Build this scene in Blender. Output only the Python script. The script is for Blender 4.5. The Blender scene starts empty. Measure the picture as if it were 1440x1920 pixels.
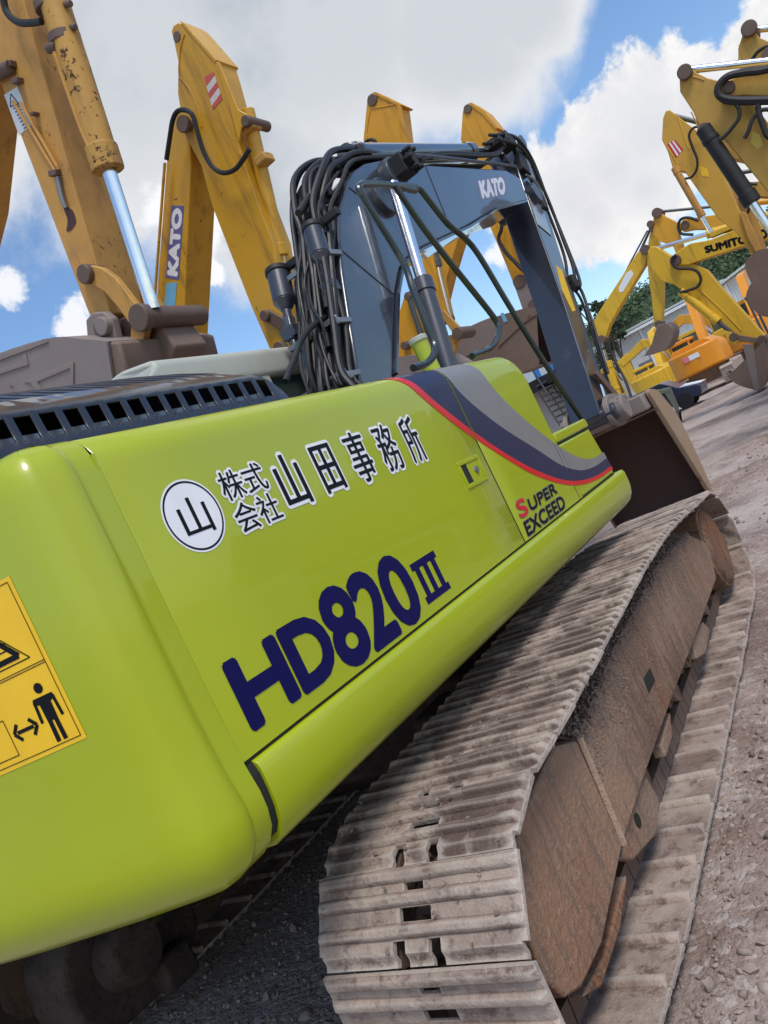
import bpy, bmesh, math, random
from mathutils import Vector, Matrix, noise
from math import sin, cos, radians, pi, sqrt, atan2
random.seed(7)
S = bpy.context.scene
COL = S.collection
V = Vector
# ------------------------------------------------------------------ camera geometry (z = 0 is eye height, ground at GZ)
FPX, YAW, ROLL = 1442.0, radians(33.9), radians(25.7)
GZ = -1.56
def ray(px, py):
    dx, dy = px - 720, py - 960
    h = (dx * cos(ROLL) - dy * sin(ROLL)) / FPX
    v = -(dx * sin(ROLL) + dy * cos(ROLL)) / FPX
    return V((-sin(YAW) + h * cos(YAW), cos(YAW) + h * sin(YAW), v))
def onx(px, py, x): r = ray(px, py); return r * (x / r.x)
def ony(px, py, y): r = ray(px, py); return r * (y / r.y)
def onz(px, py, z): r = ray(px, py); return r * (z / r.z)
def onn(px, py, n, c): r = ray(px, py); return r * (c / r.dot(n))
# ------------------------------------------------------------------ material helpers
class NT:
    def __init__(s, tree): s.t = tree
    def n(s, typ, **kw):
        nd = s.t.nodes.new(typ)
        for k, v in kw.items():
            if k == 'inp':
                for kk, vv in v.items():
                    if isinstance(vv, bpy.types.NodeSocket): s.t.links.new(vv, nd.inputs[kk])
                    else: nd.inputs[kk].default_value = vv
            else: setattr(nd, k, v)
        return nd
    def math(s, op, a, b=0.0, c=0.0, clamp=False):
        nd = s.t.nodes.new('ShaderNodeMath'); nd.operation = op; nd.use_clamp = clamp
        for i, q in enumerate((a, b, c)):
            if isinstance(q, bpy.types.NodeSocket): s.t.links.new(q, nd.inputs[i])
            else: nd.inputs[i].default_value = q
        return nd.outputs[0]
    def ss(s, x, lo, hi):
        nd = s.t.nodes.new('ShaderNodeMapRange'); nd.interpolation_type = 'SMOOTHSTEP'
        s.t.links.new(x, nd.inputs[0]); nd.inputs[1].default_value = lo; nd.inputs[2].default_value = hi
        return nd.outputs[0]
    def mix(s, f, a, b):
        nd = s.t.nodes.new('ShaderNodeMix'); nd.data_type = 'RGBA'
        for i, q in ((0, f), (6, a), (7, b)):
            if isinstance(q, bpy.types.NodeSocket): s.t.links.new(q, nd.inputs[i])
            elif i: nd.inputs[i].default_value = (*q, 1) if len(q) == 3 else q
            else: nd.inputs[i].default_value = q
        return nd.outputs[2]
    def noise(s, vec, scale, detail=6, rough=.6, dist=0.0):
        nd = s.n('ShaderNodeTexNoise', inp={'Scale': scale, 'Detail': detail, 'Roughness': rough, 'Distortion': dist})
        if vec is not None: s.t.links.new(vec, nd.inputs['Vector'])
        return nd.outputs['Fac']
def newmat(name):
    m = bpy.data.materials.new(name); m.use_nodes = True
    m.node_tree.nodes.clear()
    t = NT(m.node_tree)
    out = t.n('ShaderNodeOutputMaterial'); b = t.n('ShaderNodeBsdfPrincipled')
    m.node_tree.links.new(b.outputs[0], out.inputs[0])
    return m, t, b
def L(t, a, b): t.t.links.new(a, b)
def paint(name, col, rough=.4, coat=0.0, metal=0.0, rust=0.0, rustcol=(.10, .045, .02), dirt=0.0, dirtcol=(.20, .14, .10),
          var=.06, scale=1.0, bump=.0, flake=6.0, peel=0.0, streak=0.0):
    m, t, b = newmat(name)
    co = t.n('ShaderNodeTexCoord').outputs['Object']
    big = t.noise(co, 1.3 * scale, 5)
    c = t.mix(big, tuple(q * (1 - var * 2) for q in col), tuple(min(1, q * (1 + var * 2)) for q in col))
    r = t.math('MULTIPLY_ADD', t.noise(co, 3 * scale, 4), .18, rough - .09)
    if streak:
        mp = t.n('ShaderNodeMapping', inp={'Scale': (5.5, 5.5, .55)}); L(t, co, mp.inputs['Vector'])
        sm = t.math('MULTIPLY', t.ss(t.noise(mp.outputs[0], 1.0, 8, .66), .50, .72), streak); c = t.mix(sm, c, (col[0] * .34, col[1] * .30, col[2] * .5 + .008))
        r = t.math('MULTIPLY_ADD', sm, .25, r, clamp=True)
    if dirt > 0:
        dm = t.math('MULTIPLY', t.ss(t.noise(co, 2.2 * scale, 8, .68), .62 - .35 * dirt, .86 - .2 * dirt), min(1, .45 + dirt * .5))
        c = t.mix(dm, c, dirtcol); r = t.math('MULTIPLY_ADD', dm, .35, r, clamp=True)
    if rust > 0:
        n1 = t.noise(co, flake * scale, 9, .72); n2 = t.noise(co, 1.6 * scale, 3)
        f = t.math('MULTIPLY_ADD', n2, .45, n1)
        rm = t.ss(f, .98 - .22 * rust, 1.03 - .22 * rust)
        c2 = t.mix(t.noise(co, 30 * scale, 4), rustcol, tuple(q * .35 for q in rustcol))
        c = t.mix(rm, c, c2); r = t.math('MULTIPLY_ADD', rm, .4, r, clamp=True)
        if coat: L(t, t.math('MULTIPLY_ADD', rm, -coat, coat, clamp=True), b.inputs['Coat Weight'])
    elif coat: b.inputs['Coat Weight'].default_value = coat
    b.inputs['Coat Roughness'].default_value = .04
    L(t, c, b.inputs['Base Color']); L(t, r, b.inputs['Roughness']); b.inputs['Metallic'].default_value = metal
    if bump or peel:
        h = t.noise(co, 45 * scale, 5, .7) if bump else t.noise(co, 3.2 * scale, 3, .45)
        bp = t.n('ShaderNodeBump', inp={'Strength': bump or peel, 'Distance': .01, 'Height': h})
        L(t, bp.outputs[0], b.inputs['Normal'])
        if peel: L(t, bp.outputs[0], b.inputs['Coat Normal'])
    return m
def earth(name, c1, c2, c3, scale=3.0, bump=.6, dist=.02, rough=.95, rnd=False, soil=0.0):
    m, t, b = newmat(name)
    co = t.n('ShaderNodeTexCoord').outputs['Object']
    if rnd:
        oi = t.n('ShaderNodeObjectInfo').outputs['Random']
        add = t.n('ShaderNodeVectorMath', operation='ADD'); L(t, co, add.inputs[0])
        cx = t.n('ShaderNodeCombineXYZ'); L(t, t.math('MULTIPLY', oi, 37.0), cx.inputs[0]); L(t, t.math('MULTIPLY', oi, 91.0), cx.inputs[1])
        L(t, cx.outputs[0], add.inputs[1]); co = add.outputs[0]
    n1 = t.noise(co, scale, 8, .65); n2 = t.noise(co, scale * 6, 6, .7); n3 = t.noise(co, scale * 40, 3, .6)
    c = t.mix(t.ss(n1, .35, .65), c1, c2)
    c = t.mix(t.math('MULTIPLY', t.ss(n2, .5, .68), .75), c, c3)
    c = t.mix(t.math('MULTIPLY', t.ss(n3, .58, .75), .4), c, tuple(min(1, q * 1.5) for q in c2))
    if rnd:
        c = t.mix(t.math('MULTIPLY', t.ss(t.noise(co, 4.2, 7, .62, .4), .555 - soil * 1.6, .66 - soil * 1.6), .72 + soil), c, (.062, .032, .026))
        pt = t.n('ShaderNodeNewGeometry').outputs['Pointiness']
        c = t.mix(t.math('MULTIPLY', t.ss(pt, .505, .56), .55), c, (.50, .43, .37))
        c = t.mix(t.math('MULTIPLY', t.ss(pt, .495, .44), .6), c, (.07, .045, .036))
    L(t, c, b.inputs['Base Color']); b.inputs['Roughness'].default_value = rough
    b.inputs['Specular IOR Level'].default_value = .45 if rnd else .25
    h = t.math('MULTIPLY_ADD', n3, .35, t.math('MULTIPLY_ADD', n2, .6, n1))
    bp = t.n('ShaderNodeBump', inp={'Strength': bump, 'Distance': dist, 'Height': h})
    L(t, bp.outputs[0], b.inputs['Normal'])
    return m
def plain(name, col, rough=.5, metal=0.0, spec=.5):
    m, t, b = newmat(name)
    co = t.n('ShaderNodeTexCoord').outputs['Object']
    L(t, t.mix(t.noise(co, 9, 5), tuple(q * .85 for q in col), tuple(min(1, q * 1.12) for q in col)), b.inputs['Base Color'])
    L(t, t.math('MULTIPLY_ADD', t.noise(co, 14, 4), .2, rough - .1, clamp=True), b.inputs['Roughness'])
    b.inputs['Metallic'].default_value = metal; b.inputs['Specular IOR Level'].default_value = spec
    return m
M = {}
M['lime'] = paint('lime_paint', (.345, .405, .0004), .36, coat=.5, var=.03, dirt=.05, dirtcol=(.30, .33, .04), peel=.055)
M['slate'] = paint('slate_blue_paint', (.024, .028, .040), .30, coat=.9, var=.14, dirt=.2, dirtcol=(.12, .12, .14), peel=.04)
M['slate_dark'] = paint('dark_slate_paint', (.035, .040, .055), .38, coat=.3, var=.1, dirt=.2, dirtcol=(.09, .09, .10))
M['grille'] = paint('grille_black_paint', (.014, .016, .026), .36, coat=.4, dirt=.25, dirtcol=(.10, .10, .11))
M['black'] = plain('matt_black', (.012, .012, .013), .6)
M['rubber'] = plain('hose_rubber', (.009, .009, .010), .5)
M['dirty_rubber'] = paint('dusty_hose_rubber', (.016, .015, .015), .6, dirt=.35, dirtcol=(.07, .06, .052))
M['chrome'] = plain('chrome_rod', (.72, .74, .77), .16, 1.0)
M['steel'] = paint('worn_steel', (.10, .105, .11), .42, metal=.6, dirt=.35, dirtcol=(.07, .06, .055))
M['galv'] = plain('grey_fitting', (.25, .26, .27), .4, .7)
M['rail'] = paint('dark_green_rail_paint', (.018, .028, .028), .28, coat=.3, dirt=.12)
M['cream'] = paint('grey_beige_roof_paint', (.40, .41, .36), .5, dirt=.3, dirtcol=(.28, .27, .22))
M['glass'] = plain('cab_glass', (.04, .055, .05), .08)
M['yA'] = paint('rusty_orange_yellow', (.53, .27, .052), .55, rust=.55, rustcol=(.17, .075, .028), dirt=.6, dirtcol=(.37, .20, .075), var=.14, flake=14, streak=.6)
M['yA2'] = paint('rusty_cylinder_yellow', (.50, .27, .05), .55, rust=.85, dirt=.35, dirtcol=(.30, .20, .08), var=.1, flake=14, streak=.6)
M['yB'] = paint('deep_yellow', (.60, .315, .012), .42, rust=.42, dirt=.25, dirtcol=(.45, .27, .05), flake=9, streak=.6, coat=.2)
M['yC'] = paint('orange_yellow', (.66, .315, .014), .45, rust=.28, dirt=.25, dirtcol=(.42, .23, .04), flake=5, streak=.6)
M['yR'] = paint('brownish_yellow', (.50, .29, .045), .55, rust=.35, dirt=.45, dirtcol=(.30, .19, .06), flake=5, streak=.6)
M['yS'] = paint('bright_yellow', (.70, .42, .020), .45, rust=.22, dirt=.3, dirtcol=(.45, .30, .05), flake=5, streak=.6)
M['orange'] = paint('orange_paint', (.72, .27, .012), .4, rust=.18, dirt=.2, flake=5)
M['bucket'] = paint('rusty_bucket_steel', (.17, .115, .088), .7, rust=.5, rustcol=(.12, .05, .028), dirt=.5, dirtcol=(.21, .155, .125), bump=.25, var=.15)
M['bucket_grey'] = paint('worn_grey_bucket_steel', (.22, .18, .165), .65, rust=.35, rustcol=(.13, .06, .04), dirt=.5, dirtcol=(.24, .19, .165), bump=.25, var=.15)
M['bucket_in'] = paint('dark_red_bucket_inside', (.055, .024, .017), .8, rust=.5, rustcol=(.035, .014, .010), dirt=.3, dirtcol=(.075, .048, .038), bump=.3)
M['pin'] = paint('greasy_pin_steel', (.13, .085, .065), .6, metal=.2, rust=.4, dirt=.5, dirtcol=(.20, .15, .12), bump=.2)
M['shoe'] = earth('muddy_track_steel', (.205, .145, .115), (.41, .325, .265), (.085, .040, .034), 3.0, .7, .014, .68, True)
M['under_shade'] = earth('shaded_undercarriage_dirt', (.045, .032, .026), (.075, .055, .044), (.02, .015, .013), 6.0, .6, .015, .8)  # dirt tone darkened: shade beneath the machine is put into the colour
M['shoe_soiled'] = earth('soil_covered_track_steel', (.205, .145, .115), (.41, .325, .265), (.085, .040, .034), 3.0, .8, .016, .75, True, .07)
M['frame'] = earth('dusty_brown_frame', (.215, .138, .088), (.335, .235, .165), (.155, .092, .062), 2.4, .7, .012, .9)
M['soil'] = earth('caked_soil', (.27, .19, .145), (.38, .28, .22), (.17, .115, .088), 8.0, .9, .02)
def framemat():
    m, t, b = newmat('dusty_brown_frame_streaked'); co = t.n('ShaderNodeTexCoord').outputs['Object']
    mp = t.n('ShaderNodeMapping', inp={'Rotation': (radians(38), 0, 0), 'Scale': (3.0, 9.0, 1.6)}); L(t, co, mp.inputs['Vector'])
    n1 = t.noise(co, 2.1, 8, .65); n2 = t.noise(mp.outputs[0], 3.0, 8, .7); n3 = t.noise(co, 55, 4, .65); n4 = t.noise(co, 1.1, 4, .5)
    c = t.mix(t.ss(n1, .36, .64), (.150, .084, .055), (.265, .160, .103))
    c = t.mix(t.math('MULTIPLY', t.ss(n4, .48, .62), .65), c, (.265, .105, .042))
    c = t.mix(t.math('MULTIPLY', t.ss(n2, .48, .62), .75), c, (.085, .050, .036))
    c = t.mix(t.math('MULTIPLY', t.ss(n3, .54, .68), .55), c, (.36, .26, .19))
    pt = t.n('ShaderNodeNewGeometry').outputs['Pointiness']
    c = t.mix(t.math('MULTIPLY', t.ss(pt, .52, .60), .6), c, (.46, .36, .27))
    L(t, c, b.inputs['Base Color']); b.inputs['Roughness'].default_value = .85; b.inputs['Specular IOR Level'].default_value = .3
    bp = t.n('ShaderNodeBump', inp={'Strength': .9, 'Distance': .016, 'Height': t.math('MULTIPLY_ADD', n3, .6, t.math('MULTIPLY_ADD', n2, .5, n1))}); L(t, bp.outputs[0], b.inputs['Normal'])
    return m
M['frame'] = framemat()
M['ground'] = None
M['stone'] = earth('gravel_stone', (.20, .145, .118), (.40, .325, .275), (.14, .092, .075), 9.0, .4, .01, .9)
M['white'] = plain('white_sticker', (.80, .81, .84), .45)
M['navy'] = plain('navy_sticker', (.006, .005, .070), .5, spec=.12)
M['navy_band'] = plain('navy_band_vinyl', (.026, .030, .075), .35, spec=.25)
M['grey_band'] = plain('grey_band_vinyl', (.21, .205, .205), .35)
M['red'] = plain('red_vinyl', (.62, .012, .018), .35)
M['ink'] = plain('black_ink', (.006, .0065, .010), .5, spec=.15)
M['amber'] = plain('amber_sticker', (.86, .52, .012), .4)
M['violet'] = plain('violet_sticker', (.13, .12, .30), .5)
M['skyblue'] = plain('light_blue_sticker', (.16, .45, .68), .5)
M['warehouse'] = None
M['seam'] = plain('seam_shadow_rubber', (.01, .012, .008), .8)
M['teal'] = plain('teal_sheet', (.03, .42, .36), .5)
M['bark'] = plain('bark', (.09, .07, .05), .9)
# ------------------------------------------------------------------ object helpers
WORLD = {}
def empty(name, loc, parent=None):
    o = bpy.data.objects.new(name, None); COL.objects.link(o); o.empty_display_size = .3
    W = Matrix.Translation(V(loc)); WORLD[o.name] = W
    if parent:
        o.parent = parent; o.matrix_parent_inverse = WORLD[parent.name].inverted()
    o.matrix_basis = W
    return o
def tag(o, label=None, cat=None, group=None, kind=None):
    if label: o['label'] = label
    if cat: o['category'] = cat
    if group: o['group'] = group
    if kind: o['kind'] = kind
    return o
def adopt(o, parent):
    if parent:
        o.parent = parent
        o.matrix_parent_inverse = WORLD[parent.name].inverted() if parent.name in WORLD else Matrix()
def obj(name, bm, mat, parent=None, bevel=0.0, smooth=35, seg=2):
    me = bpy.data.meshes.new(name)
    if bm.faces:
        bmesh.ops.recalc_face_normals(bm, faces=bm.faces)
    bm.to_mesh(me); bm.free()
    for q in (mat if isinstance(mat, (list, tuple)) else [mat]): me.materials.append(q)
    o = bpy.data.objects.new(name, me); COL.objects.link(o); adopt(o, parent)
    if smooth:
        me.shade_smooth(); me.set_sharp_from_angle(angle=radians(smooth))
    if bevel:
        md = o.modifiers.new('edge', 'BEVEL'); md.width = bevel; md.segments = seg; md.limit_method = 'ANGLE'
        md.angle_limit = radians(35); md.harden_normals = False; md.use_clamp_overlap = True
    return o
def BM(): return bmesh.new()
def box(bm, c, s, rot=None, mi=0):
    c = V(c); vs = []
    for x in (-.5, .5):
        for y in (-.5, .5):
            for z in (-.5, .5):
                p = V((x * s[0], y * s[1], z * s[2]))
                if rot is not None: p = rot @ p
                vs.append(bm.verts.new(c + p))
    for f in ((0, 1, 3, 2), (4, 6, 7, 5), (0, 4, 5, 1), (2, 3, 7, 6), (0, 2, 6, 4), (1, 5, 7, 3)):
        bm.faces.new([vs[i] for i in f]).material_index = mi
def boxmm(bm, a, b, mi=0):
    a, b = V(a), V(b); box(bm, (a + b) / 2, b - a, mi=mi)
def prism(bm, pts, ext, mi=0):
    ext = V(ext)
    a = [bm.verts.new(V(p)) for p in pts]; b = [bm.verts.new(V(p) + ext) for p in pts]
    n = len(pts)
    bm.faces.new(a).material_index = mi; bm.faces.new(b[::-1]).material_index = mi
    for i in range(n): bm.faces.new((a[i], b[i], b[(i + 1) % n], a[(i + 1) % n])).material_index = mi
def basis(d):
    d = V(d).normalized(); u = d.cross(V((0, 0, 1)))
    if u.length < 1e-3: u = d.cross(V((1, 0, 0)))
    u.normalize(); return u, d.cross(u).normalized()
def cyl(bm, p0, p1, r, r2=None, n=20, cap=True, mi=0):
    p0, p1 = V(p0), V(p1); u, w = basis(p1 - p0); r2 = r if r2 is None else r2
    A = [bm.verts.new(p0 + (u * cos(2 * pi * i / n) + w * sin(2 * pi * i / n)) * r) for i in range(n)]
    B = [bm.verts.new(p1 + (u * cos(2 * pi * i / n) + w * sin(2 * pi * i / n)) * r2) for i in range(n)]
    for i in range(n): bm.faces.new((A[i], A[(i + 1) % n], B[(i + 1) % n], B[i])).material_index = mi
    if cap: bm.faces.new(A[::-1]).material_index = mi; bm.faces.new(B).material_index = mi
def spline(pts, k=6):
    pts = [V(p) for p in pts]
    if len(pts) < 3: return pts
    P = [pts[0] * 2 - pts[1]] + pts + [pts[-1] * 2 - pts[-2]]
    out = []
    for i in range(1, len(P) - 2):
        a, b, c, d = P[i - 1:i + 3]
        for j in range(k):
            t = j / k
            out.append(.5 * ((2 * b) + (c - a) * t + (2 * a - 5 * b + 4 * c - d) * t * t + (3 * b - a - 3 * c + d) * t ** 3))
    out.append(pts[-1]); return out
def tube(bm, pts, r, k=6, n=10, mi=0):
    P = spline(pts, k) if k > 1 else [V(p) for p in pts]
    u = None; prev = None
    for i, p in enumerate(P):
        d = (P[min(i + 1, len(P) - 1)] - P[max(i - 1, 0)]).normalized()
        if u is None: u, _ = basis(d)
        u = (u - d * u.dot(d)).normalized(); w = d.cross(u)
        ring = [bm.verts.new(p + (u * cos(2 * pi * j / n) + w * sin(2 * pi * j / n)) * r) for j in range(n)]
        if prev:
            for j in range(n): bm.faces.new((prev[j], prev[(j + 1) % n], ring[(j + 1) % n], ring[j])).material_index = mi
        else: bm.faces.new(ring[::-1]).material_index = mi
        prev = ring
    bm.faces.new(prev).material_index = mi
def grid_faces(bm, rows, mi=0, closed=False):
    R = [[bm.verts.new(p) for p in row] for row in rows]
    for a, b in zip(R, R[1:]):
        m = len(a)
        for j in range(m if closed else m - 1):
            bm.faces.new((a[j], a[(j + 1) % m], b[(j + 1) % m], b[j])).material_index = mi
    return R
def fillet_poly(pts, rad, seg=5):
    """round the corners of a 2-D polygon; rad: one number or one per corner"""
    out = []; n = len(pts)
    for i in range(n):
        p = V(pts[i]); a = V(pts[i - 1]); b = V(pts[(i + 1) % n])
        r = rad[i] if isinstance(rad, (list, tuple)) else rad
        d1, d2 = (a - p), (b - p)
        ln = min(r, d1.length * .45, d2.length * .45)
        if ln < 1e-5: out.append(p); continue
        s, e = p + d1.normalized() * ln, p + d2.normalized() * ln
        for k in range(seg + 1):
            t = k / seg; out.append(s * (1 - t) ** 2 + p * 2 * t * (1 - t) + e * t * t)
    return out
def joint(a, b):  # helper: midpoint
    return (V(a) + V(b)) / 2
# ------------------------------------------------------------------ lettering: the built-in font turned into flat sticker meshes
def text2d(s, bold=0.0):
    c = bpy.data.curves.new('txt', 'FONT'); c.body = s; c.size = 1; c.dimensions = '2D'; c.fill_mode = 'BOTH'; c.offset = bold
    c.resolution_u = 4
    o = bpy.data.objects.new('txt', c); COL.objects.link(o)
    bpy.context.view_layer.update()
    dg = bpy.context.evaluated_depsgraph_get()
    me = o.evaluated_get(dg).to_mesh()
    vs = [(v.co.x, v.co.y) for v in me.vertices]; fs = [tuple(p.vertices) for p in me.polygons]
    o.evaluated_get(dg).to_mesh_clear()
    bpy.data.objects.remove(o); bpy.data.curves.remove(c)
    if not vs: vs, fs = [(0, 0), (.6, 0), (.6, .8), (0, .8)], [(0, 1, 2, 3)]
    x0 = min(v[0] for v in vs); x1 = max(v[0] for v in vs); y0 = min(v[1] for v in vs); y1 = max(v[1] for v in vs)
    return [((x - x0) / (x1 - x0), (y - y0) / (y1 - y0)) for x, y in vs], fs
def put_text(bm, s, mapf, bold=0.0, fat=0.0, fatn=0, lift0=0.0, mi=0, n=None, flat=1.0):
    """mapf(u, v) -> point on the surface, u v in 0..1 over the lettering; n = outward normal; fat in metres makes outline copies"""
    vs, fs = text2d(s, bold)
    n = V(n); o = V(mapf(0, 0)); ux = (V(mapf(1, 0)) - o).normalized(); uy = (V(mapf(0, 1)) - o).normalized()
    offs = [(0, 0)] + [(cos(2 * pi * k / fatn) * fat, sin(2 * pi * k / fatn) * fat * flat) for k in range(fatn)]
    for k, (a, b) in enumerate(offs):
        R = [bm.verts.new(V(mapf(u, v)) + ux * a + uy * b + n * (lift0 + k * .00006)) for u, v in vs]
        for f in fs:
            try: bm.faces.new([R[i] for i in f]).material_index = mi
            except ValueError: pass
def quadmap(p00, p10, p01, p11):
    p00, p10, p01, p11 = V(p00), V(p10), V(p01), V(p11)
    return lambda u, v: p00 * (1 - u) * (1 - v) + p10 * u * (1 - v) + p01 * (1 - u) * v + p11 * u * v
def sticker(bm, corners, n, t=.002, mi=0):
    n = V(n); prism(bm, [V(c) + n * .0005 for c in corners], n * t, mi)
_ib = bmesh.new(); bmesh.ops.create_icosphere(_ib, subdivisions=1, radius=1)
ICO_V = [v.co.copy() for v in _ib.verts]; ICO_F = [tuple(v.index for v in f.verts) for f in _ib.faces]; _ib.free()
ICO_S = []
for _k in range(6): ICO_S.append([v * (1 + .55 * noise.noise(v * 1.3 + V((_k * 7.1, 0, 0)))) for v in ICO_V])
class Acc:
    def __init__(s): s.v = []; s.f = []
    def stone(s, mt):
        k = len(s.v); s.v += [mt @ v for v in random.choice(ICO_S)]; s.f += [(a + k, b + k, c + k) for a, b, c in ICO_F]
    def leaf(s, c, r, rg):
        a = V((rg.gauss(0, 1), rg.gauss(0, 1), rg.gauss(0, 1))).normalized(); u, w = basis(a); k = len(s.v)
        s.v += [c + u * r * x + w * r * y for x, y in ((-1, -.2), (0, -.6), (1, 0), (.2, .6))]; s.f.append((k, k + 1, k + 2, k + 3))
    def build(s, name, mat, parent=None, smooth=60):
        me = bpy.data.meshes.new(name); me.from_pydata(s.v, [], s.f); me.materials.append(mat)
        if smooth: me.shade_smooth(); me.set_sharp_from_angle(angle=radians(smooth))
        o = bpy.data.objects.new(name, me); COL.objects.link(o); adopt(o, parent); return o
# =================================================================== THE LIME EXCAVATOR
X0 = -1.37                       # right side plane of the upper body
ZT, ZB, TR = .362, -.362, .092   # side panel: top of the flat part, bottom, radius of the rounded top edge
MX = -2.62                       # centre line of the machine
exc = empty('excavator', (MX, 3.45, GZ))
tag(exc, 'lime green excavator with dark slate boom and navy lettering on its side panel', 'excavator')
def prof(s, off=0.0):
    """side panel cross-section: s = height on the flat, then arc length over the rounded edge, then inwards"""
    if s <= ZT: return X0 + off, s
    a = (s - ZT) / TR
    if a <= pi / 2: return X0 - TR + (TR + off) * cos(a), ZT + (TR + off) * sin(a)
    return X0 - TR - (s - ZT - TR * pi / 2), ZT + TR + off
ST = ZT + TR * pi / 2
def panel_strip(bm, y0, y1, top=.5, z0=ZB, drop=None, mi=0):
    ss = [z0, z0 + .004, 0.0] + [ZT - .02] + [ZT + TR * pi / 2 * i / 8 for i in range(9)] + [ST + top]
    ys = [y0, y0 + .004]; k = 6
    ys += [y0 + (y1 - y0) * i / k for i in range(1, k)]
    if drop: ys = [y for y in ys if y < y1 - drop - .01] + [y1 - drop + drop * sin(i / 8 * pi / 2) for i in range(0, 8)]
    ys += [y1 - .004, y1]
    rows = []
    for j, y in enumerate(ys):
        edge = -.003 if j in (0, len(ys) - 1) else 0.0
        row = []
        for s in ss:
            x, z = prof(s, edge)
            if drop and y > y1 - drop:
                dz = drop - sqrt(max(0, drop * drop - (y - (y1 - drop)) ** 2)); z = z0 + (z - z0) * (1 - dz / (ZT + TR - z0))
            row.append((x, y, z))
        rows.append(row)
    R = grid_faces(bm, rows, mi)
    return R, rows
# --- dark core so nothing shows through the gaps
bm = BM(); boxmm(bm, (-3.86, 1.0, -.50), (X0 - .09, 3.66, .40)); boxmm(bm, (-3.86, 3.66, -.5), (X0 - .03, 4.24, -.05))
boxmm(bm, (-3.3, 4.2, -.5), (-1.9, 4.75, -.2)); cyl(bm, (MX, 3.3, -.56), (MX, 3.3, -.75), .62, n=40)
obj('main_frame', bm, M['black'], exc)
# --- side panels
bm = BM(); panel_strip(bm, 1.113, 2.876); boxmm(bm, (X0 - .03, 1.106, ZB), (X0 - .0035, 1.1145, ZT + .03)); pan = obj('side_door', bm, M['lime'], exc, smooth=50)
bm = BM(); R, rows = panel_strip(bm, 2.886, 3.70, drop=.10)
bm.faces.new([v for v in R[-1]])
fpan = obj('front_side_panel', bm, M['lime'], exc, smooth=50)
# toolbox in front: lower, with a slanted front and a lid
bm = BM()
side = [(3.702, ZB), (4.315, ZB), (4.245, -.075), (3.702, -.075)]
prism(bm, [(X0, y, z) for y, z in side], (-.95, 0, 0))
tb = obj('toolbox', bm, M['lime'], exc, bevel=.012, seg=3)
bm = BM(); prism(bm, [(X0 + .004, y, z) for y, z in [(3.704, -.066), (4.262, -.066), (4.250, -.012), (3.704, -.012)]], (-.97, 0, 0))
lid = obj('toolbox_lid', bm, M['lime'], exc, bevel=.012, seg=3)
bm = BM(); boxmm(bm, (X0 - .9, 3.71, -.074), (X0 - .001, 4.246, -.067)); boxmm(bm, (X0 - .01, 3.652, ZB), (X0 + .0012, 3.656, -.06))
prism(bm, [V((prof(ss_, -.0015)[0], 2.8762, prof(ss_, -.0015)[1])) for ss_ in [ZB, 0, .3] + [ZT + TR * pi / 2 * i / 6 for i in range(7)]] + [V((X0 - .2, 2.8762, .3)), V((X0 - .2, 2.8762, ZB))], (0, .0096, 0))
boxmm(bm, (X0 - .03, 1.12, ZB - .008), (X0 - .003, 4.31, ZB))
obj('panel_gap', bm, M['seam'], exc, smooth=0)
# --- rounded skirt under the panels
bm = BM(); sk = [(X0 - .05, -.371), (X0 + .002, -.371), (X0 + .013, -.376), (X0 + .018, -.390), (X0 + .018, -.44), (X0 + .015, -.48), (X0 + .004, -.52),
      (X0 - .018, -.552), (X0 - .05, -.572), (X0 - .12, -.58), (X0 - .3, -.58)]
rows = []
for y, sh in [(1.135, .01), (1.139, 0), (1.6, 0), (2.2, 0), (2.8, 0), (3.4, 0), (4.0, 0), (4.37, 0), (4.41, .004), (4.435, .014), (4.446, .03)]:
    rows.append([(x - (x - (X0 - .1)) * sh * 1.2, y, z + (-.47 - z) * sh * 1.6) for x, z in sk])
R = grid_faces(bm, rows); bm.faces.new(R[-1]); bm.faces.new(R[0][::-1])
obj('side_skirt', bm, M['lime'], exc, smooth=50)
bm = BM()
prism(bm, [V((X0 + o - .006, 1.110, z)) for o, z in ((.006, -.372), (.014, -.40), (.014, -.44), (.010, -.48), (.0, -.515), (-.02, -.540), (-.06, -.548), (-.1, -.40), (-.1, -.372))], (0, .027, 0)); obj('rubber_seal', bm, M['seam'], exc, smooth=0)
# --- counterweight: plan curve lofted with rounded top and bottom edges
half = [(-1.372, 1.109), (-1.371, 1.075), (-1.3705, 1.055), (-1.364, 1.040), (-1.363, 1.02), (-1.371, .985), (-1.384, .951), (-1.420, .921), (-1.470, .899), (-1.53, .878), (-1.62, .848),
        (-1.75, .812), (-1.96, .757), (-2.2, .712), (-2.45, .690), (MX, .685)]
plan = spline([V((x, y, 0)) for x, y in half], 4)
plan = plan + [V((2 * MX - p.x, p.y, 0)) for p in reversed(plan[:-1])]
nrm = []
for i, p in enumerate(plan):
    d = (plan[min(i + 1, len(plan) - 1)] - plan[max(i - 1, 0)]).normalized(); nrm.append(V((-d.y, d.x, 0)) * -1)
cut = nrm[len(nrm) // 2]; sgn = -1 if cut.y > 0 else 1
nrm = [q * sgn for q in nrm]
sec = [(-.30, -.585), (-.12, -.583), (-.06, -.570), (-.024, -.545), (.002, -.512), (.014, -.47), (.016, -.43), (.008, -.37), (.0, -.2), (.0, 0), (.0, .2), (-.001, .345), (-.006, .385), (-.018, .418), (-.038, .440), (-.065, .452), (-.10, .457), (-.5, .47)]
bm = BM(); rows = []
for p, q in zip(plan, nrm): rows.append([tuple(p + q * o + V((0, 0, z))) for o, z in sec])
R = grid_faces(bm, rows); bm.faces.new(R[0]); bm.faces.new(R[-1][::-1])
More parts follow.
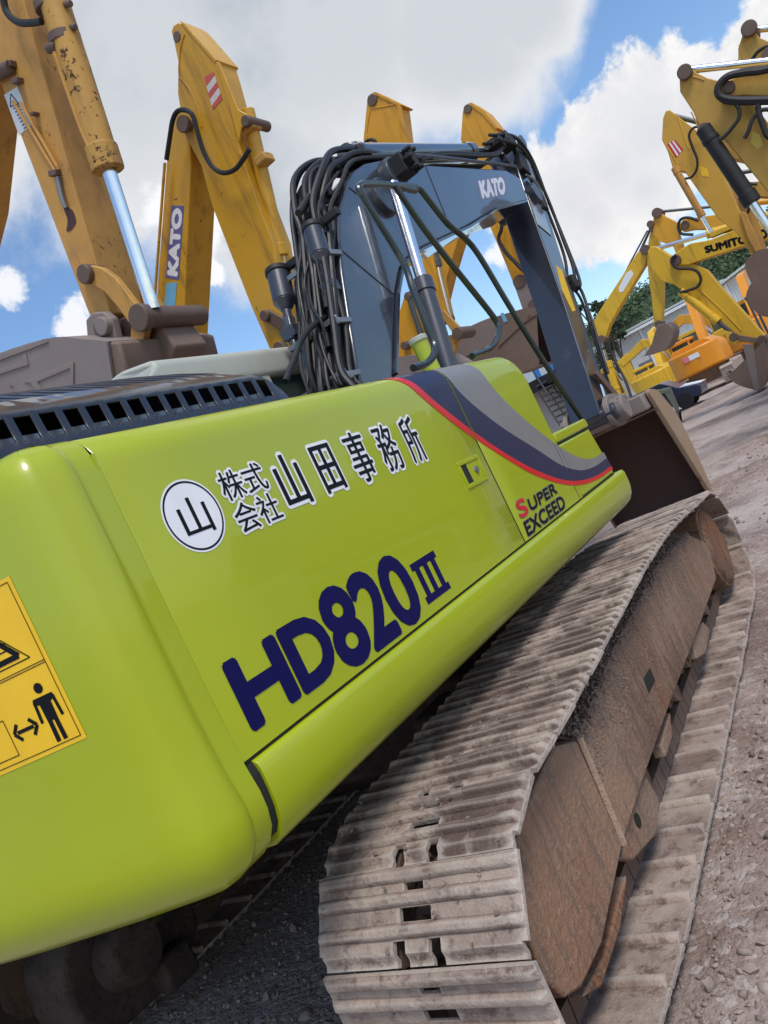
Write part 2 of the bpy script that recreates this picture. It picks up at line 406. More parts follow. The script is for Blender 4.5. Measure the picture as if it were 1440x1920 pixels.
for f in bm.faces:
    if f.calc_center_median().z < -.578: f.material_index = 1  # underside black instead of lime: its shade is put into the colour
cw = obj('counterweight', bm, [M['lime'], M['black']], exc, smooth=60)
bm = BM(); boxmm(bm, (-3.75, 1.0, -.55), (X0 - .12, 1.1, .42)); obj('counterweight_core', bm, M['black'], cw)
# --- warning sticker on the counterweight rear
def cwpt(x, z, off=.002):
    for i in range(len(plan) - 1):
        a, b = plan[i], plan[i + 1]
        if b.x <= x <= a.x and a.y < 1.0:
            t = (a.x - x) / (a.x - b.x); p = a.lerp(b, t); q = nrm[i].lerp(nrm[i + 1], t); return p + q * off + V((0, 0, z))
    return V((x, .75, z))
XR = -1.497
def cwstrip(bm, xa, xb, za, zb, off=.002, mi=0, k=10):
    grid_faces(bm, [[cwpt(xa + (xb - xa) * i / k, z, off) for i in range(k + 1)] for z in (za, zb)], mi)
def cwpoly(bm, pts, off, mi):
    bm.faces.new([bm.verts.new(cwpt(x, z, off)) for x, z in pts]).material_index = mi
def cwline(bm, p, q, w, off, mi, k=10):
    p, q = V((p[0], p[1], 0)), V((q[0], q[1], 0)); d = (q - p).normalized() * w / 2; nn = V((-d.y, d.x, 0))
    grid_faces(bm, [[cwpt((c + s * nn).x, (c + s * nn).y, off) for c in (p.lerp(q, i / k) for i in range(k + 1))] for s in (-1, 1)], mi)
bm = BM(); zb, zt = -.152, .215; XL = XR - .30
cwstrip(bm, XL, XR, zb, zt, .0012, 0)
o1 = .0022
ins = .010
for p, q in [((XL + ins, zb + ins), (XR - ins, zb + ins)), ((XR - ins, zb + ins), (XR - ins, zt - ins)), ((XL + ins, zt - ins), (XR - ins, zt - ins)), ((XL + ins, zb + ins), (XL + ins, zt - ins)),
             ((XL + ins, .030), (XR - ins, .030)), ((XL + ins, .025), (XR - ins, .025))]: cwline(bm, p, q, .0018, o1, 1)
# triangle
T = [(XR - .060, .060), (XR - .165, .195), (XR - .270, .060)]
for a, b in ((0, 1), (1, 2), (2, 0)): cwline(bm, T[a], T[b], .012, o1, 1)
T2 = [(XR - .038, .047), (XR - .165, .208), (XR - .292, .047)]
for a, b in ((0, 1), (1, 2), (2, 0)): cwline(bm, T2[a], T2[b], .0025, o1, 1)
for dz in (.08, .095): cwline(bm, (XR - .20, dz), (XR - .075, dz), .003, o1, 1)
# standing figure pictogram, double arrow, machine outline
hx, hz = XR - .052, -.018
cwpoly(bm, [(hx + .0105 * cos(k * pi / 8), hz + .0115 * sin(k * pi / 8)) for k in range(16)], o1, 1)
cwpoly(bm, [(hx - .024, -.036), (hx + .024, -.036), (hx + .028, -.046), (hx + .014, -.052), (hx + .013, -.090), (hx - .013, -.090), (hx - .014, -.052), (hx - .028, -.046)], o1, 1)
for s in (-1, 1):
    cwline(bm, (hx + s * .023, -.042), (hx + s * .026, -.088), .0075, o1, 1); cwline(bm, (hx + s * .0075, -.088), (hx + s * .0085, -.136), .0105, o1, 1)
ax = XR - .122
cwline(bm, (ax - .022, -.085), (ax + .022, -.085), .008, o1, 1)
for s in (-1, 1):
    for t in (-1, 1): cwline(bm, (ax + s * .031, -.085), (ax + s * .016, -.085 + t * .018), .008, o1, 1)
for p, q in [((XR - .165, -.048), (XR - .165, -.128)), ((XR - .165, -.128), (XR - .25, -.128)), ((XR - .165, -.048), (XR - .215, -.048)), ((XR - .215, -.048), (XR - .25, -.07))]: cwline(bm, p, q, .002, o1, 1)
obj('warning_sticker', bm, [M['amber'], M['ink']], cw, smooth=0)
# --- lettering on the side door
NX = V((1, 0, 0))
def ym(y0, y1, z0, z1): return lambda u, v: V((X0, y0 + (y1 - y0) * u, z0 + (z1 - z0) * v))
bm = BM()
for ch, y0, y1, z0, z1, b in [('H', 1.182, 1.352, -.312, -.160, .035), ('D', 1.380, 1.535, -.316, -.158, .035), ('8', 1.553, 1.690, -.340, -.128, .038), ('2', 1.703, 1.838, -.340, -.130, .038), ('0', 1.852, 2.003, -.342, -.132, .042)]:
    put_text(bm, ch, ym(y0, y1, z0, z1), bold=0, fat=.0105, fatn=10, lift0=.0012, n=NX)
for z in (-.200, -.316):
    bm.faces.new([bm.verts.new((X0 + .0012, y, zz)) for y, zz in ((2.036, z - .012), (2.205, z - .012), (2.205, z + .012), (2.036, z + .012))])
for y in (2.066, 2.120, 2.174):
    bm.faces.new([bm.verts.new((X0 + .0012, yy, zz)) for yy, zz in ((y - .0145, -.304), (y + .0145, -.304), (y + .0145, -.212), (y - .0145, -.212))])
obj('model_lettering', bm, M['navy'], pan, smooth=0)
bm = BM(); cyc, czc = 1.297, .190
for r0, r1, l, mi in ((0, .0935, .0010, 0), (.0835, .0885, .0016, 1)):
    if r0 == 0: bm.faces.new([bm.verts.new((X0 + l, cyc + r1 * cos(k * pi / 32), czc + r1 * sin(k * pi / 32))) for k in range(64)]).material_index = mi
    else: grid_faces(bm, [[(X0 + l, cyc + r * cos(k * pi / 32), czc + r * sin(k * pi / 32)) for k in range(65)] for r in (r0, r1)], mi)
put_text(bm, '山', ym(1.253, 1.343, .140, .236), fat=.0014, flat=.2, fatn=6, lift0=.0017, mi=1, n=NX)
obj('round_emblem', bm, [M['white'], M['ink']], pan, smooth=0)
bm = BM()
for ch, y0, y1, z0, z1, w, k in [('株', 1.418, 1.500, .193, .272, .0062, .0010), ('式', 1.508, 1.590, .193, .272, .0062, .0010), ('会', 1.418, 1.500, .104, .182, .0062, .0010), ('社', 1.508, 1.590, .104, .182, .0062, .0010),
                  ('山', 1.632, 1.736, .116, .272, .0075, .0036), ('田', 1.818, 1.916, .118, .268, .0075, .0036), ('事', 1.995, 2.105, .108, .278, .0075, .0028), ('務', 2.172, 2.288, .108, .276, .0075, .0022), ('所', 2.352, 2.452, .104, .276, .0075, .0030)]:
    put_text(bm, ch, ym(y0, y1, z0, z1), fat=w + k, fatn=14, lift0=.0008, mi=0, n=NX)
    put_text(bm, ch, ym(y0, y1, z0, z1), fat=k, fatn=6, lift0=.0022, mi=1, n=NX, flat=.15)
obj('company_lettering', bm, [M['white'], M['ink']], pan, smooth=0)
# --- SUPER EXCEED
bm = BM()
def sl(y0, y1, z0, z1, sh=.0): return lambda u, v: V((X0, y0 + (y1 - y0) * u + sh * v, z0 + (z1 - z0) * v))
for ch, y0, y1, z0, z1, mi in [('S', 2.935, 3.035, -.272, -.203, 2), ('UPER', 3.060, 3.420, -.270, -.222, 1), ('EXCEED', 2.925, 3.440, -.350, -.292, 1)]:
    put_text(bm, ch, sl(y0, y1, z0, z1, .015), fat=.0058, fatn=10, lift0=.0008, mi=0, n=NX)
    put_text(bm, ch, sl(y0, y1, z0, z1, .015), fat=.0030, fatn=6, lift0=.0020, mi=mi, n=NX)
obj('series_lettering', bm, [M['grey_band'], M['ink'], M['red']], fpan, smooth=0)
# --- swoosh stripes: red, navy and grey bands that start on the rounded top edge
def yz(px, py): p = onx(px, py, X0); return (p.y, p.z)
E0 = [(2.46, .52), (2.515, .448), (2.608, .332), (2.798, .164), (3.034, -.002), (3.258, -.140), (3.528, -.252), (3.78, -.312), (4.05, -.338), (4.316, -.342)]
E1 = [(2.52, .52), (2.572, .448), (2.657, .340), (2.837, .180), (3.058, .016), (3.284, -.118), (3.552, -.234), (3.80, -.293), (4.06, -.319), (4.312, -.322)]
E2 = [(2.845, .52), (2.876, .440), (2.945, .300), (3.150, .125), (3.420, -.045), (3.62, -.170), (3.80, -.236), (3.95, -.262), (4.12, -.272), (4.304, -.270)]
E3 = [(3.17, .52), (3.200, .440), (3.300, .255), (3.490, .073), (3.70, -.080), (3.85, -.165), (3.97, -.207), (4.08, -.226), (4.18, -.233), (4.296, -.231)]
def bandpt(y, s, off):
    if y > 3.701 and s < 0: return V((X0 + off, y, s))
    x, z = prof(s, off); return V((x, y, z))
def dense(E):
    P = spline([V((a, b, 0)) for a, b in E], 8); return P
for nm, A, B, off, mat in (('red_stripe', E0, E1, .0016, 'red'), ('navy_stripe', E1, E2, .0013, 'navy_band'), ('grey_stripe', E2, E3, .0010, 'grey_band')):
    for par, lo, hi in ((pan, 2.2, 2.875), (fpan, 2.887, 3.6995), (tb, 3.703, 9)):
        bm = BM(); a, b = dense(A), dense(B); rows = []
        for p, q in zip(a, b):
            ys = [p.lerp(q, t / 6) for t in range(7)]
            rows.append(ys)
        nf = 0
        V_ = {}
        for i in range(len(rows) - 1):
            for j in range(6):
                c = [rows[i][j], rows[i][j + 1], rows[i + 1][j + 1], rows[i + 1][j]]
                # clip against the panel by clamping
                if max(k.x for k in c) <= lo or min(k.x for k in c) >= hi: continue
                vs = []
                for k in c:
                    y = min(max(k.x, lo), hi)
                    key = (round(y, 5), round(k.y, 5))
                    if key not in V_: V_[key] = bm.verts.new(bandpt(y, k.y, off))
                    if V_[key] not in vs: vs.append(V_[key])
                if len(vs) > 2:
                    try: bm.faces.new(vs); nf += 1
                    except ValueError: pass
        if nf: obj(nm, bm, M[mat], par, smooth=50)
        else: bm.free()
# --- door latch
bm = BM(); y0, y1, z0, z1 = 2.628, 2.822, -.062, .048
w = .016
for a, b in (((y0, z0), (y1, z0 + w)), ((y0, z1 - w), (y1, z1)), ((y0, z0 + w), (y0 + w, z1 - w)), ((y1 - w, z0 + w), (y1, z1 - w))):
    boxmm(bm, (X0 - .002, a[0], a[1]), (X0 + .006, b[0], b[1]))
boxmm(bm, (X0 - .002, y0 + .07, z0 + w), (X0 + .002, y1 - w, z1 - w))
la = obj('door_latch', bm, M['lime'], pan, bevel=.002)
bm = BM(); boxmm(bm, (X0 + .0005, y0 + w, z0 + w), (X0 + .0012, y0 + .07, z1 - w)); obj('latch_recess', bm, M['ink'], la, smooth=0) if False else bm.free()
bm = BM(); boxmm(bm, (X0 - .001, y0 + w + .001, z0 + w + .001), (X0 + .0014, y0 + .069, z1 - w - .001)); obj('latch_pocket', bm, M['seam'], pan, smooth=0)
bm = BM(); cyl(bm, (X0 + .001, 2.755, -.006), (X0 + .010, 2.755, -.006), .015, .013); obj('lock_knob', bm, M['galv'], pan)
# --- slotted black engine cover
gp = [(-1.535, .40), (-1.545, .47), (-1.552, .508), (-1.558, .572), (-1.566, .586), (-1.582, .598), (-1.605, .614), (-1.70, .668), (-1.85, .742), (-2.04, .826), (-2.16, .862), (-2.5, .875), (-2.9, .865), (-3.3, .82), (-3.45, .62), (-3.46, .40)]
slots = {2, 7, 8, }  # rows of the profile that are open between the bars
ys = []; y = .90
ys.append((y, False))
pitch = .0675; first = 1.098 - 4 * pitch
for i in range(2, 19):
    ys.append((first + i * pitch, True)); ys.append((first + i * pitch + .047, False))
ys = [q for q in ys if q[0] < 2.03] + [(2.05, False), (2.075, False), (2.095, False), (2.11, False), (2.118, False)]
bm = BM(); rows = []
for y, _ in ys:
    e = max(0.0, (y - 1.99) / .130); dz = (1 - sqrt(max(0, 1 - min(1, e) ** 2)))
    rows.append([(x, y, .40 + (z - .40) * (1 - dz)) for x, z in gp])
R = [[bm.verts.new(p) for p in r] for r in rows]
for i in range(len(R) - 1):
    for j in range(len(gp) - 1):
        if ys[i][1] and (j == 2 or j in (7, 8)): continue
        bm.faces.new((R[i][j], R[i][j + 1], R[i + 1][j + 1], R[i + 1][j]))
bm.faces.new(R[0])
go = obj('slotted_engine_cover', bm, M['grille'], exc, smooth=40)
sd = go.modifiers.new('t', 'SOLIDIFY'); sd.thickness = .008; sd.offset = -1
bm = BM(); 
for k in range(7): boxmm(bm, (-2.0, .95 + k * .17, .44), (-1.63, 1.05 + k * .17, .50 + .02 * (k % 3)))
boxmm(bm, (-1.70, .95, .42), (-1.585, 2.0, .532))
obj('engine_block', bm, M['galv'], exc)
# --- deck behind the rounded edge and left side of the body
bm = BM(); boxmm(bm, (-3.87, 1.06, -.36), (-3.80, 2.8, .44)); boxmm(bm, (-3.8, 2.2, .42), (-2.0, 2.8, .45)); boxmm(bm, (-2.15, 2.2, .425), (-1.9, 3.66, .452))
obj('engine_deck', bm, M['lime'], exc, bevel=.01)
# --- cab far side
cab = empty('cab', (-3.46, 3.9, -.4), exc)
bm = BM(); prism(bm, fillet_poly([(-3.93, 0, 1.10), (-2.97, 0, 1.10), (-2.98, 0, 1.295), (-3.25, 0, 1.36), (-3.7, 0, 1.36), (-3.9, 0, 1.295)], .05), (0, 2.02, 0))
for v in bm.verts: v.co.y += 2.88
for v in bm.verts:
    if v.co.z > 1.2:
        if v.co.y < 3: v.co.y += .16
        elif v.co.y > 4.8: v.co.y -= .10
obj('roof', bm, M['cream'], cab, bevel=.03, seg=3)
bm = BM()
for x in (-3.90, -3.02):
    for y in (2.93, 3.9, 4.85): boxmm(bm, (x - .035, y - .04, .2), (x + .035, y + .04, 1.125))
boxmm(bm, (-3.94, 2.89, -.5), (-2.985, 4.88, .2))
obj('cab_frame', bm, M['cream'], cab, bevel=.01)
bm = BM(); boxmm(bm, (-3.88, 2.92, .2), (-3.86, 4.84, 1.12)); boxmm(bm, (-3.04, 2.92, .2), (-3.02, 4.84, 1.12)); boxmm(bm, (-3.86, 2.91, .2), (-3.05, 2.93, 1.12)); boxmm(bm, (-3.86, 4.85, .2), (-3.05, 4.87, 1.12))
obj('window', bm, M['glass'], cab, smooth=0)
# =================================================================== boom
BX, BW = -2.395, .45
out_px = [(708, 790), (690, 742), (672, 703), (657, 615), (641, 510), (634, 432), (636, 396), (644, 362), (651, 338), (662, 320), (683, 306), (711, 300), (797, 309), (948, 318), (975, 333), (991, 376),
          (930, 391), (875, 425), (819, 451), (785, 468), (762, 486), (750, 505), (742, 550), (739, 620), (738, 701), (738, 790)]
bpts = [onx(a, b, BX) for a, b in out_px]
bm = BM(); prism(bm, bpts, (-BW, 0, 0)); boom = obj('boom', bm, M['slate'], exc, bevel=.018, seg=3)
# weld seams and lower flange
bm = BM()
for a, b in (((641, 470), (738, 552)), ((798, 312), (845, 428)), ((655, 352), (690, 380))):
    tube(bm, [onx(*a, BX + .001), onx(*b, BX + .001)], .006, 1, 6)
obj('weld_seam', bm, M['slate_dark'], boom)
bm = BM()
lo = [onx(a, b, BX) for a, b in ((985, 377), (930, 392), (875, 426), (819, 452), (785, 469), (762, 487), (750, 506), (742, 551), (739, 620), (738, 701))]
for a, b in zip(lo, lo[1:]):
    d = (b - a).normalized(); nn = V((0, d.z, -d.y)); nn = nn if nn.dot(V((0, 1, -1))) > 0 else -nn
    prism(bm, [a + V((.025, 0, 0)), b + V((.025, 0, 0)), b + V((.025, 0, 0)) + nn * .022, a + V((.025, 0, 0)) + nn * .022], (-BW - .05, 0, 0))
obj('lower_flange', bm, M['slate'], boom, smooth=20)
# lettering on the boom
c = [onx(a, b, BX + .0015) for a, b in ((905, 370), (947, 362), (898, 341), (944, 334))]
bm = BM(); sticker(bm, [onx(a, b, BX) for a, b in ((901, 376), (951, 364), (945, 329), (893, 340))], NX, .0008, 0)
put_text(bm, 'KATO', quadmap(*c), fat=.022, fatn=8, lift0=.001, mi=1, n=NX)
obj('boom_lettering', bm, [plain('faded_violet_label', (.16, .16, .24), .5), plain('faded_white_letters', (.62, .63, .70), .5)], boom, smooth=0)
# pin bosses
bm = BM()
for a, r in (((737, 330), .15), ((716, 372), .16)):
    p = onx(*a, BX); cyl(bm, p + V((-.02, 0, 0)), p + V((.05, 0, 0)), r, r * .9, 28)
obj('pivot_boss', bm, M['slate_dark'], boom, bevel=.008)
bm = BM(); p = onx(738, 326, BX)
cyl(bm, p, p + V((.22, 0, 0)), .06); 
for k in range(6): cyl(bm, p + V((.16, cos(k * pi / 3) * .085, sin(k * pi / 3) * .085)), p + V((.24, cos(k * pi / 3) * .085, sin(k * pi / 3) * .085)), .02, n=8)
box(bm, p + V((.1, 0, 0)), (.12, .2, .16)); obj('hose_coupling', bm, M['black'], boom, bevel=.01)
# --- arm (leans back: its foot is nearer the machine than its head)
AXR, AW = -2.44, .345
AO, AA, AB = V((0, 8.12, -.06)), V((0, .375, .927)), V((0, .927, -.375))
def AP(s, w, x): p = AO + AA * s + AB * w; return V((x, p.y, p.z))
prof_a = [(0, 0), (.75, .03), (1.5, .06), (2.4, .03), (2.85, .02), (3.3, .03), (3.7, .14), (3.98, .24), (4.05, .36), (3.98, .50), (3.6, .56), (2.9, .56), (2.2, .50), (1.6, .44), (.8, .36), (.3, .30), (0, .25), (-.07, .12)]
bm = BM(); prism(bm, [AP(s, w, AXR) for s, w in prof_a], (-AW, 0, 0)); arm = obj('arm', bm, M['slate'], exc, bevel=.014, seg=3)
bm = BM(); cyl(bm, AP(3.88, .36, AXR + .07), AP(3.88, .36, AXR - AW - .07), .085); cyl(bm, AP(2.95, .14, BX + .05), AP(2.95, .14, BX - BW - .05), .12)
cyl(bm, AP(.02, .13, AXR + .14), AP(.02, .13, AXR - AW - .14), .09)
obj('pivot_pin', bm, M['slate_dark'], arm, bevel=.008)
pale = paint('pale_slate_paint', (.30, .33, .37), .32, coat=.6, dirt=.25)
bm = BM(); prism(bm, [AP(s, w, AXR + .014) for s, w in ((3.98, .26), (4.02, .36), (3.96, .48), (3.0, .50), (3.0, .36), (3.55, .30))], (-.012, 0, 0)); obj('side_plate', bm, pale, arm, bevel=.004)
bm = BM(); prism(bm, [AP(s, w, AXR + .010) for s, w in ((2.92, .03), (2.92, .40), (2.48, .38), (2.48, .04))], (-.008, 0, 0)); obj('side_plate', bm, pale, arm, bevel=.004)
bm = BM(); prism(bm, [AP(s, w, AXR + .002) for s, w in ((1.98, .20), (1.98, .34), (1.42, .34), (1.36, .22), (1.60, .12))], (-.0015, 0, 0)); obj('amber_label', bm, M['amber'], arm, smooth=0)
# --- cylinders
def cylinder(name, parent, p0, p1, rb, rr, split, matb, matr, collar=True, pins=True):
    """barrel from p0 to split, rod from split to p1"""
    p0, p1 = V(p0), V(p1); m = p0.lerp(p1, split); d = (p1 - p0).normalized()
    bm = BM(); cyl(bm, p0, m, rb, n=24)
    if collar: cyl(bm, m - d * rb * 1.3, m + d * rb * .35, rb * 1.14, n=24)
    cyl(bm, p0 + d * rb * 1.5, p0 + d * rb * 2.1, rb * 1.1, n=24)
    o = obj(name, bm, matb, parent, bevel=rb * .08)
    bm = BM(); cyl(bm, m, p1, rr, n=20)
    u, w = basis(d)
    obj('piston_rod', bm, matr, o)
    return o
cylinder('arm_cylinder', exc, onx(690, 306, MX) + V((0, -.3, .02)), AP(3.88, .33, MX), .098, .058, .68, M['slate'], M['chrome'])
cylinder('boom_cylinder', exc, onx(862, 760, -2.24), onx(737, 345, -2.24), .066, .043, .53, M['slate_dark'], M['chrome'])
cylinder('bucket_cylinder', exc, AP(1.95, .60, AXR - .10), AP(.30, .70, AXR - .14), .066, .042, .80, M['slate_dark'], M['chrome'])
for l, r in (([(1.9, .50, .0), (1.86, .72, .02), (1.5, .74, .02), (.7, .72, .0)], .018), ([(1.95, .6, -.1), (1.8, .80, -.04), (1.2, .82, -.05), (.5, .78, -.05)], .016)):
    bm = BM(); tube(bm, [AP(s, w, AXR + d) for s, w, d in l], r); obj('bucket_hose', bm, M['rubber'], exc)
bm = BM(); box(bm, AP(1.92, .6, AXR - .08), (.24, .18, .16)); obj('hose_bracket', bm, M['black'], exc, bevel=.01)
# linkage
for x in (AXR + .04, AXR - AW - .04):
    bm = BM(); prism(bm, [AP(s, w, x - .02) for s, w in ((.50, .10), (.56, .22), (.34, .78), (.20, .76), (.26, .60))], (.04, 0, 0)); obj('bucket_link', bm, M['pin'], exc, bevel=.008)
for x in (MX - .06, MX + .06):
    bm = BM(); prism(bm, [V((x - .02, p.y, p.z)) for p in (AP(.34, .62, 0), AP(.34, .80, 0), V((0, 9.28, -.16)), V((0, 9.08, -.16)))], (.04, 0, 0)); obj('bucket_link', bm, M['pin'], exc, bevel=.008)
bm = BM(); cyl(bm, AP(.29, .70, AXR + .1), AP(.29, .70, AXR - AW - .1), .07); obj('linkage_pin', bm, M['pin'], exc, bevel=.008)
# --- bucket with the mouth towards the machine
def bucket(name, parent, P, curve, xvec, t, mat, mat_in, teeth=5, tooth=.16, lip=None):
    """P maps (a, b) to a point on one side plate; curve: back curve from the upper rim round to the cutting edge; xvec spans the width"""
    xvec = V(xvec); C = spline([V((a, b, 0)) for a, b in curve], 5)
    cen = sum((V((a, b, 0)) for a, b in curve), V()) / len(curve)
    bm = BM()
    outer = [P(p.x, p.y) for p in C]
    inner = [P(*(p + (cen - p).normalized() * t).xy) for p in C]
    ring = outer + inner[::-1]
    n = len(C)
    for i in range(n - 1):
        a = [outer[i], outer[i + 1], inner[i + 1], inner[i]]
    A = [bm.verts.new(p) for p in outer]; Bv = [bm.verts.new(p + xvec) for p in outer]
    A2 = [bm.verts.new(p) for p in inner]; B2 = [bm.verts.new(p + xvec) for p in inner]
    for i in range(n - 1):
        bm.faces.new((A[i], A[i + 1], Bv[i + 1], Bv[i])); f = bm.faces.new((A2[i], B2[i], B2[i + 1], A2[i + 1])); f.material_index = 1
        bm.faces.new((A[i], A2[i], A2[i + 1], A[i + 1])); bm.faces.new((Bv[i], Bv[i + 1], B2[i + 1], B2[i]))
    bm.faces.new((A[0], Bv[0], B2[0], A2[0])); bm.faces.new((A[-1], A2[-1], B2[-1], Bv[-1]))
    o = obj(name, bm, [mat, mat_in], parent, smooth=40)
    xn = xvec.normalized()
    for k, q in ((0, -xn * t), (1, xvec)):
        bm = BM(); prism(bm, [p + q for p in outer], xn * t)
        bmesh.ops.recalc_face_normals(bm, faces=bm.faces)
        for f in bm.faces:
            if f.normal.dot(xn) * (1 if k == 0 else -1) > .9: f.material_index = 1
        obj('bucket_side', bm, [mat, mat_in], o, smooth=20)
    if teeth:
        e = outer[-1]; d = (outer[-1] - outer[-2]).normalized(); up = (inner[-1] - outer[-1]).normalized()
        for k in range(teeth):
            q = e + xvec * ((k + .5) / teeth)
            bm = BM(); w = xn * (xvec.length / teeth * .28)
            prism(bm, [q - w - d * tooth * .5, q - w + up * t * 2.2 - d * tooth * .5, q - w * .6 + up * t * .6 + d * tooth, q - w * .6 + d * tooth], w * 1.9)
            obj('tooth', bm, mat, o, smooth=20)
    return o
crv = [(8.74, -.26), (8.95, -.20), (9.16, -.24), (9.33, -.46), (9.40, -.82), (9.42, -1.15), (9.40, -1.38), (9.30, -1.52)]
bk = bucket('bucket', exc, lambda a, b: V((-2.08, a, b)), crv, (-1.12, 0, 0), .03, M['bucket'], M['bucket_in'])
bm = BM(); prism(bm, fillet_poly([V((-2.075, y, z)) for y, z in ((8.64, -.03), (9.05, -.09), (9.40, -.42), (9.45, -.83), (9.38, -1.36), (9.36, -1.50), (9.28, -1.50), (9.20, -1.33), (8.88, -.58))], .10), (.05, 0, 0))
obj('side_cutter', bm, paint('tan_worn_side_steel', (.30, .20, .125), .75, rust=.4, rustcol=(.22, .07, .03), dirt=.5, dirtcol=(.34, .25, .18), bump=.3), bk, bevel=.008)
for x in (MX - .27, MX + .21):
    bm = BM(); prism(bm, fillet_poly([V((x, y, z)) for y, z in ((8.16, -.20), (8.16, .02), (8.34, .10), (8.60, .08), (9.10, .0), (9.16, -.26), (8.8, -.26), (8.4, -.28))], .10), (.06, 0, 0)); obj('bucket_ear', bm, M['bucket_grey'], bk, bevel=.008)
bm = BM(); cyl(bm, (MX - .34, 8.36, -.10), (MX + .40, 8.36, -.10), .135, n=28); obj('pivot_pin', bm, M['bucket_grey'], bk, bevel=.015)
bm = BM(); boxmm(bm, (-2.36, 8.55, -.24), (-2.09, 9.05, -.05)); obj('top_plate', bm, M['bucket_grey'], bk, bevel=.02)
# --- hand rails
bm = BM(); rx = -1.45
def rp_(px, py, x=rx): return onx(px, py, x)
r1 = [rp_(785, 352), rp_(740, 345)]
top = [(3.71, 1.395), (3.44, 1.39), (3.19, 1.375), (3.145, 1.345), (3.15, 1.28)]
def R3(l): return [V((rx, y, z)) for y, z in l]
def pxr(l, x=rx): return [onx(a, b, x) for a, b in l]
tube(bm, pxr([(795, 640)]) * 0 + pxr([(778, 358), (740, 348), (690, 345), (676, 347), (673, 356), (690, 385), (755, 490), (775, 545), (800, 610), (814, 645), (812, 668), (798, 682), (775, 690)]), .0165, 5, 10)
obj('handrail', bm, M['rail'], exc)
bm = BM(); tube(bm, pxr([(739, 347), (760, 378), (800, 435), (860, 512), (925, 594), (935, 616), (930, 640), (914, 656), (885, 668)]), .0165, 5, 10); obj('handrail', bm, M['rail'], exc)
bm = BM(); tube(bm, pxr([(739, 347), (770, 350), (786, 354), (800, 370), (840, 420), (872, 447), (900, 482), (960, 582), (1030, 694), (1096, 792)]), .0165, 5, 10); obj('handrail', bm, M['rail'], exc)
# filler neck with cap
p = onx(784, 638, -1.72)
bm = BM(); cyl(bm, p + V((0, 0, -.25)), p + V((0, .0, -.012)), .043, .043, 24); nk = obj('filler_neck', bm, M['lime'], exc)
bm = BM(); cyl(bm, p + V((0, 0, -.014)), p + V((0, 0, .016)), .051, .049, 28); obj('filler_cap', bm, M['cream'], nk, bevel=.006)
# --- hose bundle on the back of the boom
bk_px = [(700, 770), (690, 742), (672, 703), (657, 615), (641, 510), (634, 432), (636, 396), (644, 362), (655, 333), (675, 309), (711, 300), (797, 309)]
bl = [onx(a, b, BX) for a, b in bk_px]
def back(i_f, off, x):
    i = min(int(i_f), len(bl) - 2); t = i_f - i
    a, b = bl[i], bl[i + 1]; p = a.lerp(b, t); d = (b - a).normalized(); n = V((0, -d.z, d.y))
    return V((x, p.y, p.z)) + n * off
rnd = random.Random(3)
NH = 17
for k in range(NH):
    x = BX - .02 - .30 * k / (NH - 1); lay = k % 3
    o1 = .030 + .036 * lay; bulge = .04 + .035 * (k % 4) + rnd.uniform(0, .02)
    sw = rnd.uniform(-.05, .05); jx = lambda s=.022: rnd.uniform(-s, s)
    P = [V((x + (k - 7) * -.012 + sw, bl[0].y - .12 - .05 * lay, bl[0].z - .25)), back(.8, o1 + .05, x + (7 - k) * .010 + sw), back(2, o1 + .02, x + sw * .7), back(3, o1 + jx(.012), x + jx()), back(4, o1 + .01 + jx(.012), x + jx()), back(5, o1 + .02 + jx(.012), x + jx()), back(6, o1 + bulge * .6, x + jx()),
         back(7.2, o1 + bulge + jx(.03), x + .02 + jx(.03)), back(8.3, o1 + bulge * .85 + jx(.03), x + .02 + jx(.03)), back(9.4, o1 + bulge * .4, x + .01 + jx()), back(10.4, .05 + .02 * lay, x)]
    if k in (0, 1, 5, 9, 12): P += [back(10.9, .05 + .02 * lay, x), V((x, 7.2, bl[11].z + .22 + .03 * lay)), V((x, 8.6, bl[11].z + .43 + .03 * lay)), AP(3.4, -.3, x)]
    if k in (3, 10): P = P[:7] + [back(6.6, .06, x)]
    bm = BM(); tube(bm, P, rnd.choice((.012, .016, .019, .022, .024)), 5, 9); obj('hydraulic_hose', bm, M['rubber'] if k % 3 else M['dirty_rubber'], exc)
for k in range(9):       # thin cables and cross-over hoses, with crimped end sleeves
    x0_ = BX - rnd.uniform(0, .32); x1_ = x0_ + rnd.uniform(-.14, .14); s0 = rnd.uniform(1.5, 5); s1 = s0 + rnd.uniform(1.5, 3.2)
    bm = BM(); tube(bm, [back(s0, .10, x0_), back(s0 + .4, .13 + rnd.uniform(0, .04), x0_ + .02), back((s0 + s1) / 2, .12 + rnd.uniform(0, .05), (x0_ + x1_) / 2), back(s1, .10, x1_)], rnd.choice((.008, .011, .016)), 6, 8)
    q0, q1 = back(s0, .10, x0_), back(s0 + .25, .12, x0_ + .01); cyl(bm, q0, q1, .024, n=10)
    obj('hydraulic_hose', bm, M['rubber'] if k % 2 else M['dirty_rubber'], exc)
for pts, r in (([(640, 575), (618, 592), (590, 608), (566, 635), (552, 672), (535, 715)], .019), ([(655, 333), (640, 300), (655, 290), (690, 287), (715, 300)], .02), ([(560, 400), (585, 362), (612, 330), (640, 300), (672, 290)], .026), ([(575, 402), (600, 355), (640, 318), (672, 300)], .022)):
    bm = BM(); tube(bm, [onx(a, b, -2.52) for a, b in pts], r, 6, 10); obj('hydraulic_hose', bm, M['rubber'], exc)
